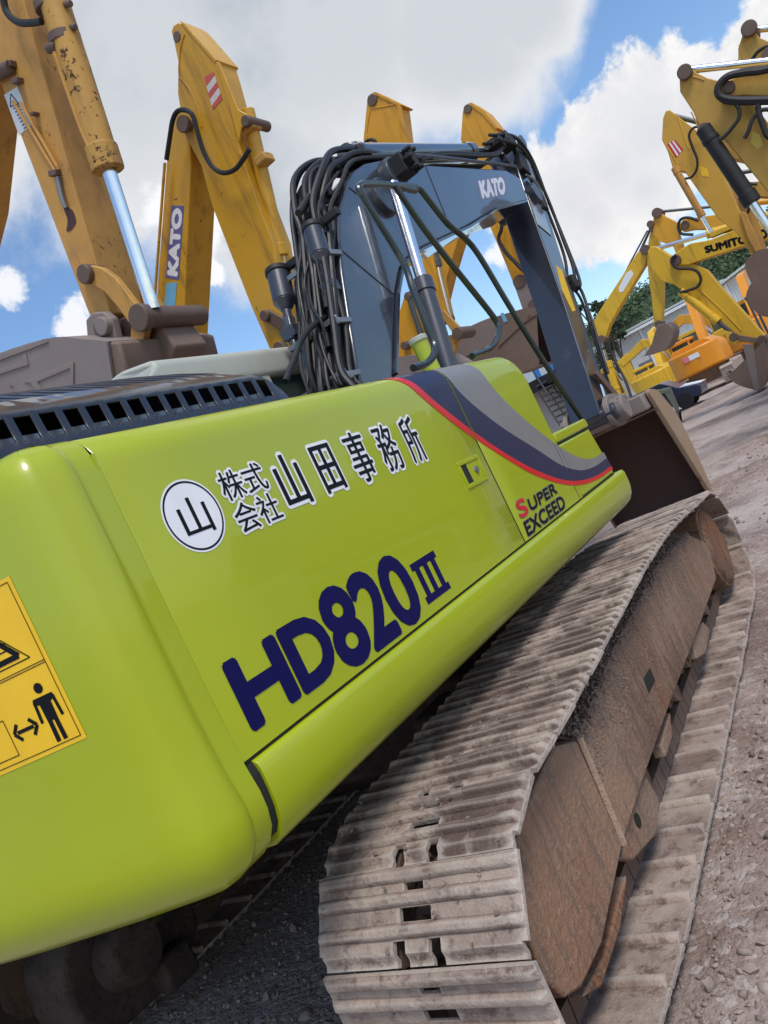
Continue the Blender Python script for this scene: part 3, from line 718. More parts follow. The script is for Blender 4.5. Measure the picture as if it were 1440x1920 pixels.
# steel pipes on top of the boom
for dx, dz in ((.02, .06), (.09, .06), (.36, .07)):
    bm = BM(); tube(bm, [onx(700, 303, BX - dx) + V((0, 0, dz)), onx(797, 309, BX - dx) + V((0, 0, dz + .03)), onx(948, 318, BX - dx) + V((0, 0, dz)), onx(972, 322, BX - dx) + V((0, 0, dz))], .018, 4, 9); obj('hydraulic_pipe', bm, M['slate_dark'], boom)
# hoses from the boom tip round to the arm and down its front
for l in ([(3.35, -.55, .06), (3.55, .0, .10), (3.55, .40, .06), (3.1, .66, .03), (2.6, .72, .02), (2.2, .74, .02), (1.9, .66, .0)],
          [(3.45, -.55, .00), (3.75, .05, .07), (3.70, .50, .05), (3.2, .74, .0), (2.6, .84, .0), (2.05, .88, .0), (1.85, .70, -.02)],
          [(3.40, -.55, -.10), (3.70, .1, .03), (3.60, .55, -.02), (3.0, .72, -.04), (2.4, .78, -.05), (1.9, .62, -.08)]):
    bm = BM(); tube(bm, [AP(s, w, AXR + d) for s, w, d in l], .019, 6, 9); obj('hydraulic_hose', bm, M['rubber'], exc)
bm = BM(); tube(bm, [AP(4.0, .56, AXR - .02), AP(3.6, .66, AXR - .02), AP(3.0, .66, AXR - .02)], .016, 4, 8); obj('hydraulic_pipe', bm, M['black'], arm)
for s, w, d, sz in ((3.45, .14, .03, (.07, .2, .34)), (3.15, .30, .04, (.05, .12, .22)), (2.98, .40, .04, (.05, .1, .24)), (3.62, -.1, .0, (.16, .22, .14)), (3.5, -.3, -.06, (.2, .16, .12))):
    bm = BM(); box(bm, AP(s, w, AXR + d), sz, Matrix.Rotation(-radians(22), 3, 'X')); obj('hose_bracket', bm, M['black'], arm, bevel=.01)
bm = BM(); tube(bm, [AP(3.2, .08, AXR + .05), AP(3.2, .3, AXR + .06), AP(2.95, .46, AXR + .05)], .014, 4, 8); obj('pipe_clip', bm, M['galv'], arm)
# line-rupture valves (dark canisters) and clamps
for (a, b), (c_, d_), x, r in (((585, 424), (594, 478), -2.46, .066), ((520, 508), (524, 566), -2.86, .078)):
    p, q = onx(a, b, x) , onx(c_, d_, x); q.y = p.y + (q.y - p.y) * .6
    d = (q - p).normalized()
    bm = BM(); cyl(bm, p, q, r, n=24); cyl(bm, q, q + d * .07, r, r * .45, 24); cyl(bm, q + d * .06, q + d * .16, r * .42, n=12); cyl(bm, q + d * .13, q + d * .30, r * .55, n=8)
    cyl(bm, q + d * .28, q + d * .38, r * .40, n=8); box(bm, q + d * .24, (r * 1.5, r * 1.3, .08))
    v = obj('check_valve', bm, M['slate_dark'], exc, bevel=.006)
    bm = BM(); cyl(bm, p - d * .006, p + d * .03, r * 1.12, n=24); box(bm, p + V((.08, .06, 0)), (.22, .05, .05)); obj('valve_clamp', bm, M['black'], v, bevel=.004)
bm = BM()
for i_f in (3.1, 4.4, 2.0):
    c0 = back(i_f, .09, BX - .02); box(bm, back(i_f, .10, BX - BW / 2), (BW * .95, .018, .035)); box(bm, back(i_f, .04, BX - .01), (.03, .14, .035))
obj('hose_clamp', bm, M['galv'], exc, bevel=.004)
bm = BM(); q = onx(640, 655, -2.5)
tube(bm, [V((-2.95, 3.86, .78)), V((-2.42, 3.86, .80)), V((-2.40, 3.9, .74)), V((-2.38, 4.0, .3))], .013, 3, 8); obj('hose_guard', bm, M['galv'], exc)
bm = BM()
for i_f, w in ((6.6, .13), (8.0, .2), (9.6, .22)):
    box(bm, back(i_f, .10 + .03 * (i_f > 7), BX - .18), (.34, .07, .07)); 
obj('hose_clamp', bm, M['black'], exc, bevel=.01)
# =================================================================== crawlers
TY = radians(2.2); FW = V((-sin(TY), cos(TY), 0)); RT = V((cos(TY), sin(TY), 0)); TC = V((MX, 3.45, 0))
def T3(l, d, z): return TC + FW * l + RT * d + V((0, 0, z))
def arc(cl, cz, r, a0, a1, n): return [(cl + r * cos(radians(a0 + (a1 - a0) * i / n)), cz + r * sin(radians(a0 + (a1 - a0) * i / n))) for i in range(n + 1)]
path = []
CO = .066                                   # shoe plate stands this far outside the chain's pin line
path += arc(1.80, -1.165, .293, -88, 78, 14)
path += [(1.30, -.838), (.6, -.782), (-.1, -.768), (-.8, -.790), (-1.4, -.812)]
path += arc(-1.88, -1.120, .300, 92, 258, 14)
path += [(-1.65, -1.445)]
path += [(-1.35, -1.465), (-.7, -1.471), (0, -1.471), (.7, -1.471), (1.4, -1.467)]
PL = spline([V((a, b, 0)) for a, b in path] + [V((path[0][0], path[0][1], 0))], 8)
cum = [0.0]
for a, b in zip(PL, PL[1:]): cum.append(cum[-1] + (b - a).length)
TOT = cum[-1]
def at_len(s):
    s %= TOT
    import bisect
    i = min(max(bisect.bisect_right(cum, s) - 1, 0), len(PL) - 2); t = (s - cum[i]) / (cum[i + 1] - cum[i])
    return PL[i].lerp(PL[i + 1], t)
NSH = round(TOT / .193); PITCH = TOT / NSH; SW = .622
def shoe_mesh():
    """one continuous plate with three rolled grousers, two slots and two notches; +y is the leading edge"""
    h = SW / 2; th = .014; p = PITCH / 2; k = PITCH / .19
    rid = [(p - .016, .012), (.026 * k, .015), (-.042 * k, .016)]
    def top(y):
        z = 0.0
        for c, hh in rid:
            t = abs(y - c) / .017
            if t < 1: z = max(z, hh * min(1.0, (1 - t) * 1.9) ** .8)
        if y < -p + .006: z = -.017 * min(1.0, (-p + .006 - y) / .014)
        return z
    ys = [-p - .022, -p - .014, -p - .006, -p + .001, -p + .006, -p + .012, -.062 * k, -.054 * k]
    for c, hh in rid[::-1]: ys += [c + q for q in (-.017, -.0135, -.0095, -.006, 0, .006, .0095, .0135, .017)]
    ys += [-.008 * k, .008 * k, .046 * k, .060 * k, .0445 * k, p + .003]
    ys = sorted(set(round(y, 5) for y in ys)); ys = [y for i, y in enumerate(ys) if i == 0 or y - ys[i - 1] > .0012]
    S1 = (-.018, .042, .0455 * k, p - .034); S2 = (-.034, .062, -.022 * k, .006 * k)
    holes = [(-.020, .040, .0450 * k, p - .0335), (-.038, .058, -.0235 * k, .0075 * k), (-.062, -.026, -1, -.062 * k), (.044, .080, -1, -.062 * k)]
    for hl in holes: ys += [hl[2], hl[3]]
    ys = sorted(y for y in ys if y > -p - .03); ys = [y for i, y in enumerate(ys) if i == 0 or y - ys[i - 1] > .0006]
    xs_ = [-h, -h + .005, -h + .014] + [-h + .03 + (2 * h - .06) * i / 22 for i in range(23)] + [h - .014, h - .005, h]
    for hl in holes: xs_ += [hl[0], hl[1]]
    xs_ = sorted(xs_); xs_ = [x for i, x in enumerate(xs_) if i == 0 or x - xs_[i - 1] > .0008]
    def solid(x, y):
        if any(q[0] < x < q[1] and q[2] < y < q[3] for q in holes): return False
        if y < -p + .010 and abs(x) > h - .014: return False
        return True
    bm = BM(); VT, VB = {}, {}
    nx, ny = len(xs_) - 1, len(ys) - 1
    sol = [[solid((xs_[i] + xs_[i + 1]) / 2, (ys[j] + ys[j + 1]) / 2) for j in range(ny)] for i in range(nx)]
    def vt(i, j):
        if (i, j) not in VT:
            x, y = xs_[i], ys[j]; e = min(1, max(0, (h - abs(x)) / .014)); z = top(y); z = z * (.25 + .75 * e) if z > 0 else z
            w = noise.noise(V((x * 9, y * 20, 1.3))); w2 = noise.noise(V((x * 40, y * 60, 4)))
            VT[i, j] = bm.verts.new((x, y + .0022 * w, z * (1 + .22 * w) + .0012 * w2 - .003 * (1 - e)))
        return VT[i, j]
    def vb(i, j):
        if (i, j) not in VB: VB[i, j] = bm.verts.new((xs_[i], ys[j], -th + min(0, top(ys[j]))))
        return VB[i, j]
    for i in range(nx):
        for j in range(ny):
            if not sol[i][j]: continue
            bm.faces.new((vt(i, j), vt(i + 1, j), vt(i + 1, j + 1), vt(i, j + 1)))
            bm.faces.new((vb(i, j), vb(i, j + 1), vb(i + 1, j + 1), vb(i + 1, j)))
            for di, dj, q in ((-1, 0, ((i, j), (i, j + 1))), (1, 0, ((i + 1, j + 1), (i + 1, j))), (0, -1, ((i + 1, j), (i, j))), (0, 1, ((i, j + 1), (i + 1, j + 1)))):
                ii, jj = i + di, j + dj
                if not (0 <= ii < nx and 0 <= jj < ny and sol[ii][jj]):
                    bm.faces.new((vt(*q[0]), vt(*q[1]), vb(*q[1]), vb(*q[0])))
    bmesh.ops.recalc_face_normals(bm, faces=bm.faces)
    me = bpy.data.meshes.new('track_shoe'); bm.to_mesh(me); bm.free(); me.materials.append(M['shoe']); me.shade_smooth(); me.set_sharp_from_angle(angle=radians(48))
    return me
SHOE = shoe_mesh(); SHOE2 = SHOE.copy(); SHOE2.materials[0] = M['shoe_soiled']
def crawler(sd):
    cr = empty('crawler', T3(0, sd * 1.195, GZ), exc); dc = sd * 1.203
    rn = random.Random(5 + sd)
    for i in range(NSH):
        s = i * PITCH + .062; p0_, p1_ = at_len(s - PITCH / 2), at_len(s + PITCH / 2); d = (p1_ - p0_).normalized(); p = (p0_ + p1_) / 2 + V((d.y, -d.x, 0)) * CO
        tan = FW * d.x + V((0, 0, d.y)); nor = FW * d.y - V((0, 0, d.x))       # outward
        mat = Matrix((RT, nor.cross(RT), nor)).transposed().to_4x4()
        mat.translation = T3(p.x, dc, p.y) + RT * rn.uniform(-.004, .004)
        jit = Matrix.Rotation(rn.uniform(-.012, .012), 4, 'X') @ Matrix.Rotation(rn.uniform(-.006, .006), 4, 'Z')
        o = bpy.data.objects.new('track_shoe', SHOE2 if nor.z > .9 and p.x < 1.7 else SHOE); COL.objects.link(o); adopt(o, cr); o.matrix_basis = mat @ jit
    # chain links
    n = 98
    for off in (-.085, .085):
        bm = BM()
        for i in range(n):
            s = i * TOT / n; p = at_len(s); q = at_len(s + TOT / n * .92); d = (q - p).normalized(); nn = V((d.y, -d.x, 0))
            prism(bm, [T3(*(p + nn * .030).xy, ) if False else T3((p + nn * .030).x, dc + off - .018, (p + nn * .030).y), T3((q + nn * .030).x, dc + off - .018, (q + nn * .030).y), T3((q - nn * .045).x, dc + off - .018, (q - nn * .045).y), T3((p - nn * .045).x, dc + off - .018, (p - nn * .045).y)], RT * .036)
        obj('track_chain', bm, M['pin'], cr, smooth=30)
    # idler and sprocket
    bm = BM(); cyl(bm, T3(1.80, dc - .16, -1.165), T3(1.80, dc + .20, -1.165), .275, n=48); cyl(bm, T3(1.80, dc + .20, -1.165), T3(1.80, dc + .225, -1.165), .262, .235, n=48); obj('idler_wheel', bm, M['frame'], cr, bevel=.012, seg=3)
    bm = BM(); cyl(bm, T3(-1.88, dc - .1, -1.12), T3(-1.88, dc + .08, -1.12), .24, n=40)
    for k in range(21):
        a = k * 2 * pi / 21; c = T3(-1.88 + .265 * cos(a), dc, -1.12 + .265 * sin(a)); box(bm, c, (.05, .05, .05), Matrix.Rotation(a, 3, 'X'))
    obj('drive_sprocket', bm, M['pin'], cr)
    # rollers
    for l in (-1.15, -.75, -.35, .05, .45, .85, 1.25):
        bm = BM(); cyl(bm, T3(l, dc - .12, -1.375), T3(l, dc + .07, -1.375), .085, n=20); cyl(bm, T3(l, dc + .07, -1.375), T3(l, dc + .11, -1.375), .05, n=14); obj('track_roller', bm, M['frame'], cr, bevel=.006)
    for l in (-.75, .65):
        bm = BM(); cyl(bm, T3(l, dc - .12, -.87), T3(l, dc + .12, -.87), .065, n=18); obj('carrier_roller', bm, M['pin'], cr)
    # side frame: outer plates, slanted top, guards
    df = 1.415 * sd; c0 = RT.dot(TC) + 1.415
    if sd > 0: F = lambda a, b: onn(a, b, RT, c0)
    def lz(a, b): q = onn(a, b, RT, c0) - TC; return (q.dot(FW), q.z)
    rearp = [lz(*q) for q in ((968, 1560), (975, 1700), (1025, 1840), (1062, 1872), (1092, 1852), (1130, 1770), (1168, 1585), (1082, 1388), (1040, 1400))]
    rearp = [(-1.88 + (l + 1.88) * q, -1.12 + (z + 1.12) * q) for l, z in rearp for q in [min(1.0, .338 / max(1e-6, math.hypot(l + 1.88, z + 1.12))) if l < -1.80 else 1.0]]
    mainp = [lz(*q) for q in ((1085, 1384), (1170, 1583), (1215, 1445), (1262, 1310), (1310, 1185), (1345, 1085), (1330, 1020), (1290, 1000), (1235, 1060), (1150, 1220))]
    sl_ = -sd * .30
    bm = BM(); prism(bm, [T3(l, df, z) for l, z in rearp], RT * sl_); rf = obj('motor_guard', bm, M['frame'], cr, bevel=.009, seg=2)
    bm = BM(); prism(bm, [T3(l, df - sd * .004, z) for l, z in mainp], RT * sl_); sf = obj('track_frame', bm, M['frame'], cr, bevel=.009, seg=2)
    bm = BM()
    tp = [mainp[0], mainp[9], mainp[8], mainp[7]]
    a = [T3(l, df - sd * .006, z - .01) for l, z in tp]; b = [T3(l, df - sd * .22, -.835) for l, z in tp]; c = [T3(l, df - sd * .22, -1.2) for l, z in tp]
    grid_faces(bm, [a, b, c]); obj('slanted_top_plate', bm, M['soil'], cr)
    if sd > 0:
        bm = BM()
        e0, e1 = lz(1085, 1384), lz(1168, 1583)
        tube(bm, [T3(e0[0], df + .002, e0[1]), T3(e1[0], df + .002, e1[1])], .013, 1, 8); obj('weld_seam', bm, M['frame'], sf)
        q = [lz(*q) for q in ((1208, 1272), (1220, 1252), (1230, 1275), (1218, 1300))]
        bm = BM(); prism(bm, [T3(l, df - .012, z) for l, z in q], RT * .0095); obj('frame_hole', bm, M['seam'], sf, smooth=0)
        for poly, nm in (([(1185, 1500), (1212, 1455), (1238, 1500), (1232, 1565), (1190, 1612), (1168, 1610)], 0), ([(1298, 1205), (1318, 1165), (1332, 1180), (1325, 1225), (1308, 1235)], 0), ([(1240, 1395), (1258, 1335), (1262, 1380), (1250, 1420)], 0), ([(1136, 1790), (1160, 1690), (1178, 1640), (1165, 1740), (1130, 1850), (1095, 1870)], 0)):
            bm = BM(); c1 = c0 - .03; prism(bm, [onn(a, b, RT, c1) for a, b in poly], -RT * .05); g = obj('roller_guard', bm, M['frame'], cr, bevel=.008)
        hc = onn(1196, 1538, RT, c0 - .028); bm = BM(); cyl(bm, hc - RT * .004, hc + RT * .0015, .024, n=20); obj('guard_hole', bm, M['seam'], cr, smooth=0)
        # caked soil along the ledge under the shoes, and clods on the shoes
        ac = Acc(); rs = random.Random(11)
        for k in range(7000):
            t = rs.random(); u = rs.random() ** .8
            i = min(int(t * 3), 2); f = t * 3 - i
            l = tp[i][0] + (tp[i + 1][0] - tp[i][0]) * f; z = tp[i][1] + (tp[i + 1][1] - tp[i][1]) * f
            dd = .22 * u - .012; zz = z + (-.835 - z) * min(1, max(0, dd) / .22) + rs.uniform(-.012, .010) - max(0, -dd) * rs.random()
            c = T3(l, df - dd, zz); r = rs.uniform(.003, .008) * (1.7 if rs.random() < .06 else 1)
            mt = Matrix.Translation(c) @ Matrix.Rotation(rs.random() * 6, 4, (rs.random(), rs.random(), rs.random() + .1)) @ Matrix.Diagonal((r, r * rs.uniform(.6, 1), r * rs.uniform(.5, .9), 1))
            ac.stone(mt)
        for k in range(5200):    # thinner crust further down the outer plate
            t = rs.random(); i = min(int(t * 3), 2); f = t * 3 - i
            l = tp[i][0] + (tp[i + 1][0] - tp[i][0]) * f; z = tp[i][1] + (tp[i + 1][1] - tp[i][1]) * f - .16 * rs.random() ** 2.6 * (1 + .8 * noise.noise(V((l * 4, 3, 1))))
            r = rs.uniform(.0018, .0052); ac.stone(Matrix.Translation(T3(l, df - .004, z)) @ Matrix.Rotation(rs.random() * 6, 4, (rs.random(), rs.random(), .3)) @ Matrix.Diagonal((r, r, r, 1)))
        o = ac.build('caked_soil', M['soil'], cr); o['kind'] = 'stuff'
        ac = Acc(); rs = random.Random(12)
        for k in range(700):
            s = rs.uniform(0, TOT); p = at_len(s)
            if p.y < -1.0: continue
            r = rs.uniform(.003, .010); dd = dc + rs.uniform(-.31, .31)
            mt = Matrix.Translation(T3(p.x, dd, p.y) + (FW * (at_len(s + .02) - p).normalized().y - V((0, 0, (at_len(s + .02) - p).normalized().x))) * (CO + .004)) @ Matrix.Rotation(rs.random() * 6, 4, (rs.random(), rs.random(), .3)) @ Matrix.Diagonal((r, r * .8, r * .6, 1))
            ac.stone(mt)
        for k in range(120):   # clods lying on the inside of the lower run
            l = rs.uniform(-1.6, 1.7); dd = dc + rs.uniform(.0, .31); r = rs.uniform(.003, .008)
            mt = Matrix.Translation(T3(l, dd, -1.528)) @ Matrix.Diagonal((r, r * .8, r * .6, 1)); ac.stone(mt)
        o = ac.build('mud_clods', M['soil'], cr); o['kind'] = 'stuff'
    return cr
crR = crawler(1); crL = crawler(-1)
for s in (-1,):
    bm = BM(); prism(bm, fillet_poly([T3(l, s * .86, z) for l, z in ((-2.08, -1.02), (-1.95, -.88), (-1.62, -.86), (-1.45, -1.0), (-1.48, -1.28), (-1.66, -1.38), (-1.98, -1.36), (-2.10, -1.22))], .06), RT * (-s * .30))
    cyl(bm, T3(-1.84, s * .56, -1.12), T3(-1.84, s * .44, -1.12), .15, .12, 20); box(bm, T3(-1.70, s * .52, -1.30), (.12, .16, .14)); obj('travel_motor', bm, M['under_shade'], exc, bevel=.02)
# centre of the undercarriage
bm = BM()
prism(bm, [T3(l, -.75, z) for l, z in ((-.75, -.78), (.75, -.78), (.9, -1.05), (.6, -1.22), (-.6, -1.22), (-.9, -1.05))], RT * 1.5)
for s in (-1, 1):
    for l in (-.8, .8): prism(bm, [T3(l - .22, s * .6, -.82), T3(l + .22, s * .6, -.82), T3(l + .22, s * .6, -1.18), T3(l - .22, s * .6, -1.18)], RT * s * .5)
obj('carbody', bm, M['under_shade'], exc, bevel=.02)
# =================================================================== PARKED EXCAVATORS (profiles stand in planes y = const)
NY = V((0, -1, 0))
def plate(nm, par, poly, y, w, mat, bevel=.02, rad=0.0):
    P = [ony(a, b, y) for a, b in poly]
    bm = BM(); prism(bm, P, (0, w, 0)); return obj(nm, bm, mat, par, bevel=bevel, smooth=30)
def pxtube(nm, par, pts, y, r, mat, k=6, n=8):
    bm = BM(); tube(bm, [ony(a, b, y) for a, b in pts], r, k, n); return obj(nm, bm, mat, par)
def pxcyl(nm, par, a, b, y, rb, rr, split, mb, mr): return cylinder(nm, par, ony(*a, y), ony(*b, y), rb, rr, split, mb, mr)
def pinx(nm, par, lst, mat):
    for (a, b), y0, y1, r in lst:
        bm = BM(); p = ony(a, b, y0); cyl(bm, p, V((p.x, y1, p.z)), r, n=20); obj(nm, bm, mat, par, bevel=.012)
def pxsticker(nm, par, poly, y, mat, t=.003): 
    bm = BM(); prism(bm, [ony(a, b, y) + V((0, -.001, 0)) for a, b in poly], (0, -t, 0)); return obj(nm, bm, mat, par, smooth=0)
def pline(bm, a, b, y, w, off=.006, mi=0):
    p, q = ony(*a, y), ony(*b, y); d = (q - p).normalized(); n = V((-d.z, 0, d.x)) * w / 2
    f = bm.faces.new([bm.verts.new(v + V((0, -off, 0))) for v in (p + n, q + n, q - n, p - n)]); f.material_index = mi
def crawler_bg(par, xc, yc, ln=4.2, h=.88):
    o = empty('crawler', (xc, yc, GZ), par)
    pts = fillet_poly([V((xc - ln / 2, 0, GZ + .44)), V((xc - ln / 2 + .1, 0, GZ)), V((xc + ln / 2 - .1, 0, GZ)), V((xc + ln / 2, 0, GZ + .44)), V((xc + ln / 2 - .1, 0, GZ + h)), V((xc - ln / 2 + .1, 0, GZ + h))], .36, 5)
    inn = [V((xc + (p.x - xc) * .93, 0, GZ + h / 2 + (p.z - GZ - h / 2) * .82)) for p in pts]
    bm = BM(); n = len(pts)
    A = [bm.verts.new(p + V((0, yc - .3, 0))) for p in pts]; B = [bm.verts.new(p + V((0, yc + .3, 0))) for p in pts]; A2 = [bm.verts.new(p + V((0, yc - .3, 0))) for p in inn]; B2 = [bm.verts.new(p + V((0, yc + .3, 0))) for p in inn]
    for i in range(n):
        j = (i + 1) % n
        bm.faces.new((A[i], A[j], B[j], B[i])); bm.faces.new((A2[i], B2[i], B2[j], A2[j])); bm.faces.new((A[i], A2[i], A2[j], A[j])); bm.faces.new((B[i], B[j], B2[j], B2[i]))
    for i in range(int(ln / .19)):
        for z in (GZ + h + .005, GZ + .002): box(bm, (xc - ln / 2 + .3 + (ln - .6) * i / (ln / .19 - 1), yc, z), (.03, .6, .03))
    obj('track', bm, M['shoe'], o)
    bm = BM(); boxmm(bm, (xc - ln / 2 + .5, yc - .2, GZ + .22), (xc + ln / 2 - .5, yc + .2, GZ + .66))
    for s in (-1, 1): cyl(bm, (xc + s * (ln / 2 - .42), yc - .24, GZ + h / 2), (xc + s * (ln / 2 - .42), yc + .24, GZ + h / 2), .34, n=24)
    obj('track_frame', bm, M['frame'], o, bevel=.02)
def body_bg(par, xf, yc, dr, mat, sc=1.0, cabcol=None):
    """upper body and crawlers; xf = boom foot, dr = +1 facing +x"""
    X = lambda a: xf + dr * a * sc
    Z = lambda a: GZ + a * sc
    bm = BM(); prism(bm, fillet_poly([V((X(-3.0), 0, Z(1.1))), V((X(.6), 0, Z(1.1))), V((X(.7), 0, Z(1.55))), V((X(.3), 0, Z(2.0))), V((X(-1.4), 0, Z(2.35))), V((X(-3.0), 0, Z(2.3)))], .12 * sc), (0, 2.5 * sc, 0))
    for v in bm.verts: v.co.y += yc - 1.25 * sc
    obj('upper_body', bm, mat, par, bevel=.05)
    bm = BM(); pts = [V((X(-3.02), yc - 1.27 * sc, Z(1.0))), V((X(-3.3), yc - 1.1 * sc, Z(1.0))), V((X(-3.6), yc - .5 * sc, Z(1.0))), V((X(-3.65), yc, Z(1.0))), V((X(-3.6), yc + .5 * sc, Z(1.0))), V((X(-3.3), yc + 1.1 * sc, Z(1.0))), V((X(-3.02), yc + 1.27 * sc, Z(1.0)))]
    prism(bm, pts, (0, 0, 1.2 * sc)); obj('counterweight', bm, mat, par, bevel=.06)
    cb = empty('cab', (X(.4), yc + dr * .8 * sc, Z(1.2)), par)
    y0, y1 = sorted((yc + dr * .35 * sc, yc + dr * 1.27 * sc))
    bm = BM()
    for x in (-.7, .35, 1.15):
        for y in (y0 + .04, y1 - .04): box(bm, (X(x), y, Z(2.05)), (.08, .08, 1.7 * sc))
    bm2 = BM(); prism(bm2, fillet_poly([V((X(-.75), y0, Z(2.8))), V((X(1.2), y0, Z(2.8))), V((X(1.1), y0, Z(2.98))), V((X(-.65), y0, Z(2.98)))], .06), (0, y1 - y0, 0))
    boxx = sorted((X(-.75), X(1.2))); boxmm(bm, (boxx[0], y0, Z(1.05)), (boxx[1], y1, Z(1.7)))
    obj('cab_frame', bm, cabcol or mat, cb, bevel=.02); obj('roof', bm2, cabcol or mat, cb, bevel=.03)
    bm = BM(); boxmm(bm, (boxx[0] + .06, y0 + .03, Z(1.7)), (boxx[1] - .06, y1 - .03, Z(2.8))); obj('window', bm, M['glass'], cb, smooth=0)
    for s in (-1, 1): crawler_bg(par, xf - dr * 1.1 * sc, yc + s * 1.1 * sc, 4.2 * sc, .88 * sc)
    bm = BM(); cyl(bm, (xf - dr * 1.1 * sc, yc, Z(.6)), (xf - dr * 1.1 * sc, yc, Z(1.1)), .6 * sc, n=30); boxmm(bm, (xf - dr * 1.1 * sc - .6, yc - .95 * sc, Z(.45)), (xf - dr * 1.1 * sc + .6, yc + .95 * sc, Z(.7))); obj('carbody', bm, M['frame'], par)
def curve_bucket(par, pts, y, w, mat, mat_in, t=.03, teeth=5, tooth=.14):
    P = [ony(a, b, y) for a, b in pts]
    return bucket('bucket', par, lambda a, b: V((a, y, b)), [(p.x, p.z) for p in P], (0, w, 0), t, mat, mat_in, teeth, tooth)
GL = 'yellow excavators parked in a row with raised booms'
# ------------------------------------------------------------------ A: the near rusty one
Y = 6.0
def foot(px, py, y, z=-.2): return ony(px, py, y)
A = empty('excavator', (-11.5, Y + .3, GZ)); tag(A, 'rusty orange yellow excavator at far left, huge arm with bright chrome bucket rod', 'excavator', GL)
plate('arm', A, [(-120, -160), (-20, -160), (28, -60), (62, 70), (120, 283), (181, 498), (197, 550), (207, 588), (196, 604), (172, 600), (164, 582)], Y, .50, M['yA'], .015)
bm = BM()
for a, b in (((24, 190), (104, 322)), ((38, 192), (110, 318))): tube(bm, [ony(*a, Y - .04), ony(*b, Y - .04)], .018, 1, 8)
obj('hydraulic_pipe', bm, M['yA'], A)
bm = BM()
for a, b, s in ((20, 122, .13), (34, 152, .11), (104, 325, .12), (66, 214, .07)): box(bm, ony(a, b, Y - .03), (s, .10, s * .5), Matrix.Rotation(radians(25), 3, 'Y'))
tube(bm, [ony(-20, 145, Y - .08), ony(20, 125, Y - .06)], .07, 1, 12)
obj('pipe_clamp', bm, M['pin'], A, bevel=.008)
bm = BM(); tube(bm, [ony(108, 332, Y - .03), ony(116, 368, Y - .04), ony(124, 390, Y - .03)], .03, 4, 8); obj('pipe_fitting', bm, M['galv'], A)
bm = BM(); P_ = fillet_poly([ony(a, b, Y - .003) for a, b in ((118, 388), (136, 392), (144, 416), (134, 432), (124, 436), (128, 412))], .05); prism(bm, P_, (0, -.003, 0)); obj('oil_stain', bm, plain('oily_rust_stain', (.07, .022, .014), .5), A, smooth=0)
pxcyl('bucket_cylinder', A, (72, -90), (287, 580), Y + .02, .148, .076, .585, M['yA2'], M['chrome'])
bm = BM(); p, q = ony(100, 75, Y + .02), ony(108, 100, Y + .02); 
for a, b in ((96, 15), (122, 78)): cyl(bm, ony(a, b, Y + .02) - V((0, 0, .03)), ony(a, b, Y + .02) + V((.02, 0, .06)), .165, n=24)
cyl(bm, ony(122, 8, Y), ony(133, 6, Y), .035, n=8); cyl(bm, ony(131, 52, Y), ony(142, 50, Y), .035, n=8); cyl(bm, ony(90, 92, Y - .1), ony(106, 86, Y - .1), .05, n=10); obj('cylinder_band', bm, M['pin'], A, bevel=.01)
pxtube('cylinder_pipe', A, [(102, 98), (128, 175), (160, 262), (185, 300)], Y - .12, .020, M['yA'], 4)
pxtube('hydraulic_hose', A, [(4, -40), (8, 8), (18, 30), (36, 42), (58, 43), (78, 40)], Y - .12, .036, M['rubber'])
bm = BM(); c = [(8, 178), (33, 162), (60, 234), (36, 254)]; prism(bm, [ony(a, b, Y - .001) for a, b in c], (0, -.003, 0))
for a, b in (((20, 200), (36, 195)), ((20, 200), (21, 176)), ((36, 195), (21, 176))): pline(bm, a, b, Y, .012, .006, 1)
for k in range(7): pline(bm, (26 + k * 3.2, 204 + k * 6.3), (38 + k * 2.6, 199 + k * 6.0), Y, .010, .006, 1)
obj('warning_sticker', bm, [paint('faded_white_sticker', (.60, .63, .66), .6, rust=.5, flake=20), M['ink']], A, smooth=0)
lk = plate('bucket_link', A, [(143, 512), (150, 500), (168, 497), (190, 502), (215, 520), (240, 552), (262, 580), (268, 598), (256, 610), (240, 604), (222, 578), (196, 548), (166, 530), (150, 526)], Y - .09, .08, M['yA'], .012)
plate('bucket_link', A, [(196, 508), (230, 520), (290, 560), (318, 592), (310, 608), (262, 575), (226, 548)], Y + .56, .08, M['yA'], .012)
plate('bucket_link', A, [(246, 600), (276, 604), (262, 668), (248, 712), (240, 708)], Y - .03, .09, M['yA'], .012)
plate('bucket_link', A, [(290, 604), (312, 600), (306, 650), (292, 700), (278, 690)], Y + .40, .09, M['pin'], .012)
pinx('linkage_pin', A, [((155, 514), Y - .16, Y + .1, .105), ((258, 596), Y - .17, Y + .78, .115), ((258, 596), Y - .20, Y - .1, .145), ((258, 596), Y + .06, Y + .18, .14)], M['pin'])
pinx('linkage_pin', A, [((258, 596), Y + .46, Y + .60, .145), ((258, 596), Y + .70, Y + .82, .15), ((186, 616), Y - .13, Y + .62, .10)], M['pin'])
plate('bucket_ear', A, [(163, 632), (160, 600), (172, 586), (192, 584), (208, 596), (222, 650), (206, 652)], Y - .12, .11, M['bucket_grey'], .02)
pinx('linkage_pin', A, [((188, 612), Y - .20, Y - .1, .10)], M['bucket_grey'])
plate('bucket_ear', A, [(200, 640), (205, 604), (240, 590), (300, 610), (330, 650), (300, 720), (230, 700)], Y + .12, .5, M['bucket'], .03)
bkA = curve_bucket(A, [(205, 640), (165, 636), (85, 636), (-60, 690), (-150, 760), (-165, 880), (-60, 960), (120, 900), (235, 840)], Y - .45, 1.45, M['bucket_grey'], M['bucket_in'], .035)
bm = BM()
